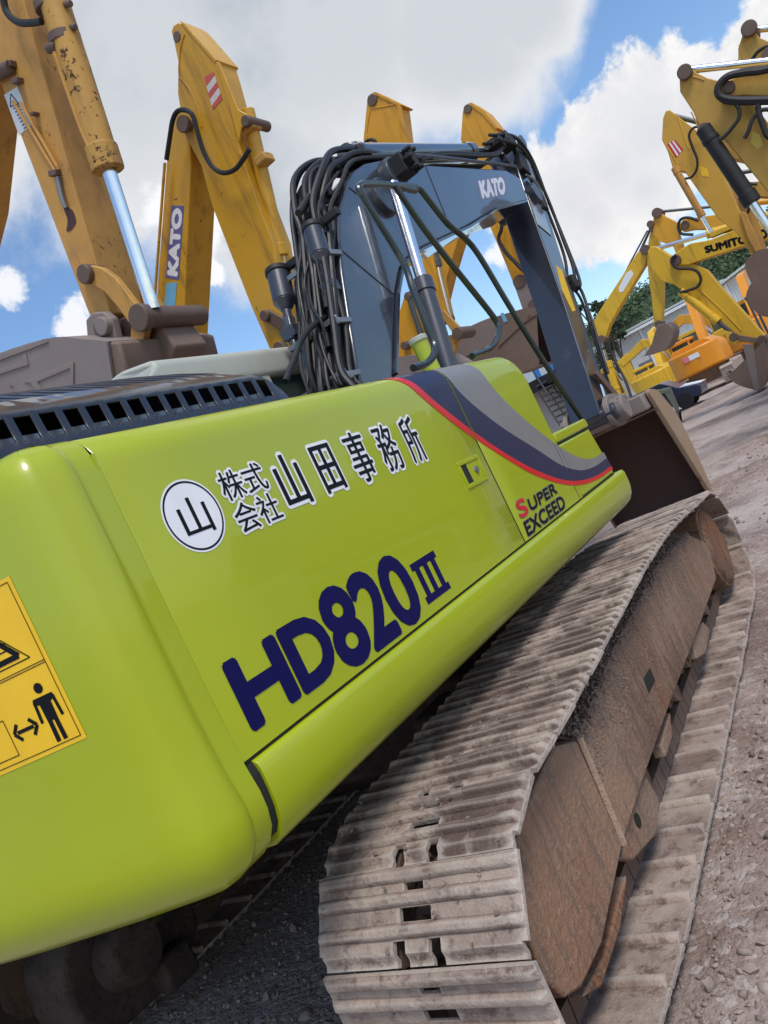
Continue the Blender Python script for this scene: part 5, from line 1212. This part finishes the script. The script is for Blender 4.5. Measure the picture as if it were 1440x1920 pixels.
# dark car, white sack, teal sheet
car = empty('parked_car', ony(1216, 722, 34)); c0_ = ony(1216, 722, 34); tag(car, 'dark blue car with pale bonnet parked beneath the yellow machines', 'car')
cx_ = c0_.x; 
bm = BM(); prism(bm, fillet_poly([V((cx_ + a, 33.2, GZ + b)) for a, b in ((-1.9, .3), (1.9, .3), (2.0, .7), (1.2, .9), (.6, 1.4), (-.9, 1.42), (-1.5, .95), (-2.0, .85))], .12), (0, 1.6, 0)); obj('body', bm, plain('dark_blue_car_paint', (.03, .04, .08), .25), car, bevel=.05)
bm = BM(); prism(bm, [V((cx_ + a, 33.17, GZ + b)) for a, b in ((-1.3, .95), (1.05, .95), (.55, 1.33), (-.85, 1.35))], (0, 1.66, 0)); obj('window', bm, M['glass'], car)
bm = BM(); prism(bm, [V((cx_ + a, 33.3, GZ + b)) for a, b in ((1.2, .9), (2.0, .72), (2.02, .74), (1.2, .93))], (0, 1.4, 0)); obj('bonnet', bm, M['white'], car)
for x in (-1.2, 1.2):
    for yy in (33.2, 34.6):
        bm = BM(); cyl(bm, (cx_ + x, yy - .02, GZ + .32), (cx_ + x, yy + .22, GZ + .32), .32, n=20); obj('wheel', bm, M['black'], car)
q = onz(1252, 758, GZ)
def blob(nm, c, s, mat, lab, cat, seed):
    bm = BM(); bmesh.ops.create_icosphere(bm, subdivisions=4, radius=1)
    for v in bm.verts:
        n = noise.noise(v.co * 1.7 + V((seed, 0, 0))) * .35 + noise.noise(v.co * 5 + V((seed, 2, 0))) * .12
        v.co = V((v.co.x * s[0], v.co.y * s[1], max(v.co.z, -.55) * s[2])) * (1 + n); v.co += V(c) + V((0, 0, s[2] * .5))
    o = obj(nm, bm, mat, smooth=60); tag(o, lab, cat); return o
blob('bundle', q, (.5, .45, .62), plain('white_sack', (.62, .62, .60), .8), 'small white bundle lying on the gravel just past the brown bucket', 'bundle', 1)
blob('bundle', q + V((-.9, .8, 0)), (.45, .4, .45), plain('black_sack', (.04, .045, .05), .6), 'small black bundle beside the small white bundle', 'bundle', 5)
q = onz(1336, 690, GZ); blob('rock', q + V((0, 0, -.1)), (.55, .6, .9), M['stone'], 'pale grey rock pile left of the yellow machine bucket', 'rock', 9)
# =================================================================== buildings
def corr(name, col, dirt):
    m, t, b = newmat(name); co = t.n('ShaderNodeTexCoord').outputs['Object']
    w = t.n('ShaderNodeTexWave', wave_type='BANDS', bands_direction='X', inp={'Scale': 1.6, 'Distortion': 0.0}); L(t, co, w.inputs['Vector'])
    st = t.n('ShaderNodeMapping', inp={'Scale': (2.5, 2.5, .18)}); L(t, co, st.inputs['Vector'])
    c = t.mix(t.math('MULTIPLY', t.ss(t.noise(st.outputs[0], 1.2, 6), .45, .75), .5), col, dirt)
    L(t, c, b.inputs['Base Color']); b.inputs['Roughness'].default_value = .55
    bp = t.n('ShaderNodeBump', inp={'Strength': .5, 'Distance': .05, 'Height': w.outputs['Fac']}); L(t, bp.outputs[0], b.inputs['Normal'])
    return m
cw_ = corr('white_corrugated_wall', (.62, .64, .63), (.40, .40, .37)); cr_ = corr('pale_corrugated_roof', (.56, .60, .57), (.42, .44, .40))
def shed(label, x0, x1, y0, y1, eave, ridge, along='x'):
    r = empty('warehouse', ((x0 + x1) / 2, y0, GZ)); tag(r, label, 'warehouse')
    bm = BM()
    if along == 'x':
        pr_ = [(y0, GZ), (y1, GZ), (y1, eave), ((y0 + y1) / 2, ridge), (y0, eave)]; prism(bm, [V((x0, a, b)) for a, b in pr_], (x1 - x0, 0, 0))
    else:
        pr_ = [(x0, GZ), (x1, GZ), (x1, eave), ((x0 + x1) / 2, ridge), (x0, eave)]; prism(bm, [V((a, y0, b)) for a, b in pr_], (0, y1 - y0, 0))
    obj('wall', bm, cw_, r, smooth=0)
    bm = BM()
    if along == 'x':
        for a, b in ((y0 - .5, (y0 + y1) / 2), (y1 + .5, (y0 + y1) / 2)):
            sl = (ridge - eave) / ((y1 - y0) / 2); prism(bm, [V((x0 - .4, a, eave - .5 * sl + .04)), V((x0 - .4, b, ridge + .04)), V((x0 - .4, b, ridge + .2)), V((x0 - .4, a, eave - .5 * sl + .2))], (x1 - x0 + .8, 0, 0))
    else:
        for a, b in ((x0 - .5, (x0 + x1) / 2), (x1 + .5, (x0 + x1) / 2)):
            sl = (ridge - eave) / ((x1 - x0) / 2); prism(bm, [V((a, y0 - .4, eave - .5 * sl + .04)), V((b, y0 - .4, ridge + .04)), V((b, y0 - .4, ridge + .2)), V((a, y0 - .4, eave - .5 * sl + .2))], (0, y1 - y0 + .8, 0))
    obj('roof', bm, cr_, r, smooth=0)
    bm = BM()
    if along == 'x':
        n = int((x1 - x0) / 6)
        for i in range(n + 1): boxmm(bm, (x0 + (x1 - x0) * i / n - .09, y0 - .16, GZ), (x0 + (x1 - x0) * i / n + .09, y0 - .003, eave - .1))
        boxmm(bm, (x0, y0 - .56, eave - .28), (x1, y0 - .42, eave - .06))
    else:
        for i in range(4): boxmm(bm, (x0 + (x1 - x0) * i / 3 - .09, y0 - .16, GZ), (x0 + (x1 - x0) * i / 3 + .09, y0 - .003, eave - .1))
    obj('downpipe', bm, M['white'], r, smooth=0)
    bm = BM()
    if along == 'x':
        for i in range(3): xx = x0 + (x1 - x0) * (.3 + .25 * i); boxmm(bm, (xx, y0 - .05, GZ), (xx + 3.2, y0 - .004, GZ + 3.4))
    else: boxmm(bm, ((x0 + x1) / 2 - 2, y0 - .05, GZ), ((x0 + x1) / 2 + 2, y0 - .004, GZ + 4))
    obj('shutter_door', bm, M['galv'], r, smooth=0)
    return r
shed('long low white corrugated warehouse below the wooded hill', -46, -7.6, 66, 84, 4.62, 5.1)
shed('white gabled warehouse behind the orange excavator at the right', -6.2, 12, 58, 80, 3.9, 5.6, 'y')
# two-storey site office seen between the side panel and the slate arm
of = empty('site_office', (-9, 23.6, GZ)); tag(of, 'small site office with blue and white fascia, dark canopy and outside stairs', 'site office')
YO = 22.6
def opx(a, b): return ony(a, b, YO)
def zat(a, b): return opx(a, b).z
xl, xr_ = opx(930, 740).x, opx(1085, 760).x
zb_f, zt_f = zat(1010, 712), zat(995, 682)
bm = BM(); boxmm(bm, (xl, YO, GZ), (xr_, YO + 3, zt_f + .1)); obj('wall', bm, plain('pale_wall', (.55, .55, .55), .7), of, smooth=0)
bm = BM()
nF = 14
for k in range(nF):
    a, b = xl - .3 + (xr_ - xl + .6) * k / nF, xl - .3 + (xr_ - xl + .6) * (k + 1) / nF
    boxmm(bm, (a, YO - .35, zb_f), (b, YO - .18, zt_f), mi=(0, 0, 1, 0, 1, 1, 2)[k % 7])
obj('fascia', bm, [plain('white_fascia', (.62, .70, .74), .5), plain('blue_fascia', (.03, .24, .72), .4), plain('cyan_fascia', (.10, .50, .62), .4)], of, smooth=0)
bm = BM(); boxmm(bm, (xl - .3, YO - .9, zb_f - .30), (xr_ + .3, YO - .004, zb_f - .01)); obj('canopy', bm, M['black'], of, smooth=0)
bm = BM(); boxmm(bm, (xl + .3, YO - .03, GZ), (xl + 1.0, YO - .003, zb_f - .5)); boxmm(bm, (xl + 1.9, YO - .03, GZ), (xl + 2.6, YO - .003, zb_f - .6)); obj('door', bm, M['galv'], of, smooth=0)
bm = BM(); s0, s1 = opx(1030, 716), opx(1078, 790)
for k in range(9):
    c = s0.lerp(s1, k / 8); box(bm, (c.x + .1, YO - .6, c.z), (.34, .8, .05))
for dy in (-1.0, -.2):
    prism(bm, [V((s0.x - .1, YO + dy, s0.z)), V((s1.x - .1, YO + dy, s1.z)), V((s1.x - .1, YO + dy, s1.z - .16)), V((s0.x - .1, YO + dy, s0.z - .16))], (0, .04, 0))
    tube(bm, [V((s0.x, YO + dy, s0.z + .8)), V((s1.x, YO + dy, s1.z + .8))], .03, 1, 6)
obj('stairs', bm, M['steel'], of, smooth=0)
tl = ony(1438, 543, 36); bm = BM()
grid_faces(bm, [[V((tl.x - .9 + i * .35, 36 + j * .5, tl.z + .16 * sin(i * 1.3) + .1 * cos(j * 2))) for i in range(9)] for j in range(5)])
o = obj('tarpaulin', bm, M['teal'], smooth=60); so = o.modifiers.new('t', 'SOLIDIFY'); so.thickness = .03
tag(o, 'teal tarpaulin roof at the right edge of the yard', 'tarpaulin')
bm = BM()
for x in (-.8, 1.8):
    for yy in (36.05, 37.9): cyl(bm, (tl.x + x, yy, GZ), (tl.x + x, yy, tl.z + .12), .05, n=10)
obj('pole', bm, M['steel'], o)
# =================================================================== hill, forest, trees
def hillz(x, y):
    d = max(0, y - 92); a = min(1, d / 70)
    return GZ + (a * a * (3 - 2 * a)) * (14 + 4 * noise.noise(V((x * .012, y * .012, 3))) + 4 * math.exp(-((x + 22) / 40) ** 2)) * (.55 + .45 / (1 + math.exp(-(x + 62) / 14)))
bm = BM(); nx, ny = 70, 26
grid_faces(bm, [[V((-170 + 340 * i / nx, 86 + 150 * j / ny, hillz(-170 + 340 * i / nx, 86 + 150 * j / ny) - (.3 if j == 0 else 0))) for i in range(nx + 1)] for j in range(ny + 1)])
tag(obj('hill', bm, plain('hill_undergrowth', (.035, .06, .025), .95), smooth=60), kind='structure')
def leafmat(name, a, b):
    m, t, bs = newmat(name); co = t.n('ShaderNodeTexCoord').outputs['Object']
    gi = t.n('ShaderNodeNewGeometry').outputs['Random Per Island']
    c = t.mix(t.math('MULTIPLY_ADD', t.noise(co, .25, 3), .7, t.math('MULTIPLY', gi, .4)), a, b)
    L(t, c, bs.inputs['Base Color']); bs.inputs['Roughness'].default_value = .7; bs.inputs['Specular IOR Level'].default_value = .2
    return m
lm = leafmat('forest_leaves', (.035, .062, .032), (.12, .165, .075)); lm2 = leafmat('tree_leaves', (.03, .05, .03), (.08, .11, .06))
def leaf(bm, c, s, rg): bm.leaf(c, s, rg)
rg = random.Random(21); bm = Acc()
for k in range(2000):
    x = rg.uniform(-75, 75); y = rg.uniform(94, 175); z = hillz(x, y); R = rg.uniform(1.2, 2.6)
    if z < 0: continue
    for j in range(60):
        d = V((rg.gauss(0, 1), rg.gauss(0, 1), rg.gauss(0, 1))).normalized() * R * (rg.random() ** .4); d.z = abs(d.z) * 1.15 - .2
        leaf(bm, V((x, y, z + R * .4)) + d, rg.uniform(.16, .36), rg)
o = bm.build('forest', lm, smooth=0); tag(o, 'dense dark green wood covering the hill', 'forest', kind='stuff')
def tree(label, base, H, R, seed, mat):
    rg = random.Random(seed); r = empty('tree', base); tag(r, label, 'tree', 'slim trees beside the slate arm')
    bm = BM(); base = V(base); tip = base + V((R * .2, 0, H * .8))
    tube(bm, [base, base.lerp(tip, .4) + V((.2, 0, 0)), base.lerp(tip, .75), tip], .12, 4, 8)
    cl = []
    for k in range(11):
        a = rg.random() * 6.28; h = rg.uniform(.45, .95); e = base + V((cos(a) * R * rg.uniform(.4, 1), sin(a) * R * rg.uniform(.4, 1), H * h + rg.uniform(0, .8)))
        s = base.lerp(tip, h * .8); tube(bm, [s, (s + e) / 2 + V((0, 0, .3)), e], .06, 3, 6); cl.append(e)
    obj('trunk', bm, M['bark'], r)
    bm = Acc()
    for c in cl:
        q = rg.uniform(.5, 1.0) * R * .45
        for j in range(150):
            d = V((rg.gauss(0, .5), rg.gauss(0, .5), rg.gauss(0, .38))) * q; leaf(bm, c + d, rg.uniform(.10, .24), rg)
    bm.build('crown', mat, r, smooth=0)
for lab, (px_, py_), yy, H, R, sd_ in (('airy dark tree close against the slate arm', (1096, 572), 60, 0, 1.5, 1), ('lower bushy tree right of the airy tree', (1126, 598), 64, 0, 1.1, 4)):
    p = ony(px_, py_, yy); tree(lab, (p.x, yy, GZ), p.z - GZ, R, sd_, lm2)
# =================================================================== ground
def groundmat():
    m, t, b = newmat('pink_brown_gravel'); co = t.n('ShaderNodeTexCoord').outputs['Object']
    n0 = t.noise(co, .22, 6, .6); n1 = t.noise(co, 1.6, 8, .68); n2 = t.noise(co, 9, 8, .72); n3 = t.noise(co, 60, 4, .6)
    vo = t.n('ShaderNodeTexVoronoi', inp={'Scale': 34.0}); L(t, co, vo.inputs['Vector'])
    vo2 = t.n('ShaderNodeTexVoronoi', inp={'Scale': 95.0}); L(t, co, vo2.inputs['Vector'])
    c = t.mix(t.ss(n1, .36, .66), (.245, .170, .138), (.435, .345, .292))
    c = t.mix(t.math('MULTIPLY', t.ss(n0, .42, .62), .7), c, (.48, .415, .38))
    c = t.mix(t.math('MULTIPLY', t.ss(n2, .54, .72), .75), c, (.13, .092, .078))
    cs = t.n('ShaderNodeSeparateColor'); L(t, vo.outputs['Color'], cs.inputs[0])
    c = t.mix(t.math('MULTIPLY', t.ss(cs.outputs[0], .72, .95), .6), c, (.54, .48, .44))
    c = t.mix(t.math('MULTIPLY', t.ss(n3, .56, .74), .45), c, (.09, .065, .06))
    c = t.mix(t.math('MULTIPLY', t.ss(t.noise(co, .75, 7, .62, .5), .54, .66), .55), c, (.15, .095, .082))
    c = t.mix(t.math('MULTIPLY', t.ss(t.noise(co, 2.6, 6, .6), .60, .70), .5), c, (.34, .20, .175))
    L(t, c, b.inputs['Base Color']); b.inputs['Roughness'].default_value = .95; b.inputs['Specular IOR Level'].default_value = .2
    h = t.math('MULTIPLY_ADD', n2, .7, n1); h = t.math('MULTIPLY_ADD', vo.outputs['Distance'], -.35, h); h = t.math('MULTIPLY_ADD', vo2.outputs['Distance'], -.15, h)
    bp = t.n('ShaderNodeBump', inp={'Strength': .8, 'Distance': .035, 'Height': h}); L(t, bp.outputs[0], b.inputs['Normal'])
    return m
def axis(lo, hi, c, d0, g):
    a = [c]; d = d0
    while a[-1] < hi: a.append(a[-1] + d); d *= g
    b = [c]; d = d0
    while b[-1] > lo: b.append(b[-1] - d); d *= g
    return b[:0:-1] + a
xs = axis(-400, 400, -.4, .032, 1.022); yy_ = axis(-60, 500, 2.6, .036, 1.021)
def gz(x, y):
    f = math.exp(-(((x + .5) / 9) ** 2 + ((y - 6) / 14) ** 2))
    h = .045 * noise.noise(V((x * .6, y * .6, 0))) + .034 * noise.noise(V((x * 2.2, y * 2.2, 1))) + .014 * noise.noise(V((x * 7, y * 7, 2)))
    # tread marks left by machines driving up the aisle
    u = x + .12 * y
    if 4.5 < y < 32: h += (.016 * (math.sin(y * 2 * pi / .2 + 3 * noise.noise(V((x, y * .3, 5)))) > .1) - .008) * max(0, noise.noise(V((x * .35, y * .1, 9))) + .25)
    und = 1 if -4.6 < x < -1.0 and 1.2 < y < 5.8 else 0
    return GZ - .012 + h * (.25 if und else 1) * min(1, 12 / (1 + abs(y - 3) * .35))
rows = []
bm = BM(); grid_faces(bm, [[V((x, y, gz(x, y) if abs(x) < 40 and abs(y) < 70 else GZ - .012)) for x in xs] for y in yy_])
tag(obj('ground', bm, groundmat(), smooth=180), kind='structure')
rg = random.Random(31); bm = Acc()
def stone(bm, c, r):
    mt = Matrix.Translation(c) @ Matrix.Rotation(rg.random() * 6.28, 4, V((rg.random() - .5, rg.random() - .5, rg.random() + .05))) @ Matrix.Diagonal((r, r * rg.uniform(.6, 1), r * rg.uniform(.4, .8), 1))
    bm.stone(mt)
for k in range(30000):
    if rg.random() < .78: x = rg.uniform(-1.08, 1.2); y = 1.2 + 6.5 * rg.random() ** 1.3
    else: x = rg.uniform(-3.6, -1.6); y = rg.uniform(.6, 3.4)
    if rg.random() < .12: x = rg.uniform(-2, 3); y = rg.uniform(5, 22)
    r = .0030 + .013 * rg.random() ** 4 + (.024 * rg.random() ** 2 if rg.random() < .05 else 0)
    if y > 6: r *= 2
    stone(bm, V((x, y, gz(x, y) + r * .15)), r)
for k in range(420):
    x = rg.uniform(-1.0, .9); y = 1.3 + 6 * rg.random() ** 1.2; r = rg.uniform(.010, .028) * (1 if rg.random() < .8 else 1.5)
    stone(bm, V((x, y, gz(x, y) + r * .1)), r)
tag(bm.build('gravel', M['stone']), kind='stuff')
# =================================================================== sky, sun, camera
SUN_EL, SUN_AZ = radians(59), radians(126)      # azimuth measured from +y towards +x
sdir = V((sin(SUN_AZ) * cos(SUN_EL), cos(SUN_AZ) * cos(SUN_EL), sin(SUN_EL)))
W = bpy.data.worlds.new('World'); S.world = W; W.use_nodes = True; W.node_tree.nodes.clear(); t = NT(W.node_tree)
sky = t.n('ShaderNodeTexSky', sky_type='NISHITA', sun_disc=False, sun_elevation=SUN_EL, sun_rotation=SUN_AZ, altitude=50, air_density=1.0, dust_density=.6, ozone_density=1.6)
dirn = t.n('ShaderNodeTexCoord').outputs['Generated']
def blobmask(px_, py_, rad, soft):
    d = ray(px_, py_).normalized()
    dp = t.n('ShaderNodeVectorMath', operation='DOT_PRODUCT'); L(t, dirn, dp.inputs[0]); dp.inputs[1].default_value = d
    a = t.math('ARCCOSINE', t.math('MINIMUM', dp.outputs['Value'], .99999))
    return t.math('SUBTRACT', 1.0, t.math('DIVIDE', a, radians(rad)))   # 1 at centre, 0 at rad, negative beyond
def mx(l):
    r = l[0]
    for q in l[1:]: r = t.math('MAXIMUM', r, q)
    return r
n_big = t.noise(dirn, 3.2, 10, .58, .35); n_fine = t.noise(dirn, 11, 10, .62, .2); n_soft = t.noise(dirn, 2.0, 6, .55, .3)
# overhead grey layer and the low cumulus
grey = mx([blobmask(560, 20, 16, 0), blobmask(220, 40, 15.5, 0), blobmask(850, 60, 9, 0), blobmask(980, 10, 5, 0), blobmask(-200, -100, 18, 0), blobmask(500, 330, 9, 0), blobmask(200, -700, 26, 0)])
cum = mx([blobmask(1150, 320, 5.6, 0), blobmask(1080, 370, 5.0, 0), blobmask(1220, 250, 5.5, 0), blobmask(1310, 190, 3.5, 0), blobmask(1420, 130, 3.2, 0), blobmask(1500, 90, 4.2, 0), blobmask(1420, 260, 4.5, 0), blobmask(1110, 400, 3.4, 0), blobmask(1210, 350, 3.6, 0)])
puff = mx([blobmask(140, 612, 2.6, 0), blobmask(4, 548, 2.4, 0), blobmask(930, 470, 2.0, 0), blobmask(380, 400, 3.6, 0), blobmask(400, 510, 1.2, 0)])
nz = t.math('SUBTRACT', n_big, .5); nf = t.math('SUBTRACT', n_fine, .5)
fg = t.math('ADD', grey, t.math('ADD', t.math('MULTIPLY', nz, 1.3), t.math('MULTIPLY', nf, .35)))
fc = t.math('ADD', cum, t.math('ADD', t.math('MULTIPLY', nz, .9), t.math('MULTIPLY', nf, 1.3)))
fp = t.math('ADD', puff, t.math('ADD', t.math('MULTIPLY', nz, 1.2), t.math('MULTIPLY', nf, 3.4)))
# scattered cloud over the rest of the sky, behind the camera too
beh = t.n('ShaderNodeVectorMath', operation='DOT_PRODUCT'); L(t, dirn, beh.inputs[0]); beh.inputs[1].default_value = (-sin(YAW), cos(YAW), 0)
sc = t.math('MULTIPLY', t.ss(n_soft, .50, .66), t.ss(beh.outputs['Value'], .45, .1))
mg = t.ss(fg, .04, .36); mc = t.ss(fc, .06, .20); mp = t.ss(fp, .10, .50)
mask = t.math('MAXIMUM', mx([mg, mc, mp]), sc)
# cloud light: grey bellies, white tops (n_soft) - values relative to the sky strength
gcol = t.mix(t.ss(t.math('ADD', n_soft, t.math('MULTIPLY', nf, .3)), .40, .62), (2.2, 2.45, 2.8), (3.4, 3.55, 3.75))
edge = t.math('SUBTRACT', 1.0, t.ss(fg, .10, .75))
gcol = t.mix(t.math('MULTIPLY', edge, .8), gcol, (4.7, 4.75, 4.85))
ccol = t.mix(t.ss(t.math('ADD', fc, t.math('MULTIPLY', nf, .8)), .30, 1.0), (5.1, 5.05, 5.0), (4.1, 4.1, 4.3))
ccol = t.mix(t.ss(n_fine, .45, .62), t.mix(.5, ccol, (3.5, 3.6, 3.9)), ccol)
col = t.mix(mg, sky.outputs[0], gcol)
col = t.mix(t.math('MULTIPLY', sc, .85), col, (4.6, 4.6, 4.65))
col = t.mix(t.math('MULTIPLY', mp, .9), col, (5.2, 5.2, 5.3))
col = t.mix(mc, col, ccol)
bg = t.n('ShaderNodeBackground', inp={'Strength': .13}); hs = t.n('ShaderNodeHueSaturation', inp={'Saturation': 1.12}); L(t, col, hs.inputs['Color']); L(t, hs.outputs[0], bg.inputs[0])
out = t.n('ShaderNodeOutputWorld'); L(t, bg.outputs[0], out.inputs[0])
ld = bpy.data.lights.new('sun', 'SUN'); ld.energy = 1.7; ld.angle = radians(18.0); ld.color = (1, .95, .87)
lo_ = bpy.data.objects.new('sun', ld); COL.objects.link(lo_); lo_.rotation_euler = sdir.to_track_quat('Z', 'Y').to_euler()
cd = bpy.data.cameras.new('camera'); cd.sensor_fit = 'VERTICAL'; cd.sensor_height = 36; cd.lens = FPX / 1920 * 36; cd.clip_start = .05; cd.clip_end = 2000
co_ = bpy.data.objects.new('camera', cd); COL.objects.link(co_); S.camera = co_
rh = V((cos(YAW), sin(YAW), 0)); up = V((0, 0, 1)); fw = V((-sin(YAW), cos(YAW), 0))
cxv = rh * cos(ROLL) - up * sin(ROLL); cyv = rh * sin(ROLL) + up * cos(ROLL)
co_.matrix_world = Matrix((cxv, cyv, -fw)).transposed().to_4x4()
S.view_settings.view_transform = 'Standard'; S.view_settings.look = 'None'; S.view_settings.exposure = 0.58; S.view_settings.gamma = 1
S.cycles.max_bounces = 6; S.cycles.use_denoising = True

# =================================================================== repeated parts that share a builder become separate parts
def split_loose(o):
    me = o.data; par = list(range(len(me.vertices)))
    def find(x):
        while par[x] != x: par[x] = par[par[x]]; x = par[x]
        return x
    for e in me.edges:
        a, b = find(e.vertices[0]), find(e.vertices[1])
        if a != b: par[a] = b
    groups = {}
    for p in me.polygons: groups.setdefault(find(p.vertices[0]), []).append(p)
    if len(groups) < 2: return
    src = o.copy()
    for k, ps in enumerate(groups.values()):
        vi = {}; vs = []; fs = []
        for p in ps:
            f = []
            for v in p.vertices:
                if v not in vi: vi[v] = len(vs); vs.append(me.vertices[v].co.copy())
                f.append(vi[v])
            fs.append(f)
        m2 = bpy.data.meshes.new(me.name); m2.from_pydata(vs, [], fs)
        for mm in me.materials: m2.materials.append(mm)
        for p, q in zip(m2.polygons, ps): p.material_index = q.material_index
        m2.shade_smooth(); m2.set_sharp_from_angle(angle=radians(35))
        if k == 0: o.data = m2
        else:
            c = src.copy(); c.data = m2; COL.objects.link(c)
    bpy.data.objects.remove(src)
SPLIT = ('linkage_pin', 'pivot_pin', 'hydraulic_pipe', 'pipe_clamp', 'cylinder_band', 'hose_bracket', 'bucket_ear', 'bucket_link', 'hose_clamp', 'weld_seam', 'window', 'pivot_boss', 'door', 'bucket_hose', 'downpipe', 'shutter_door', 'pole', 'panel_gap', 'wear_plate', 'toolbox')
for o in list(COL.objects):
    if o.type == 'MESH' and o.name.split('.')[0] in SPLIT: split_loose(o)
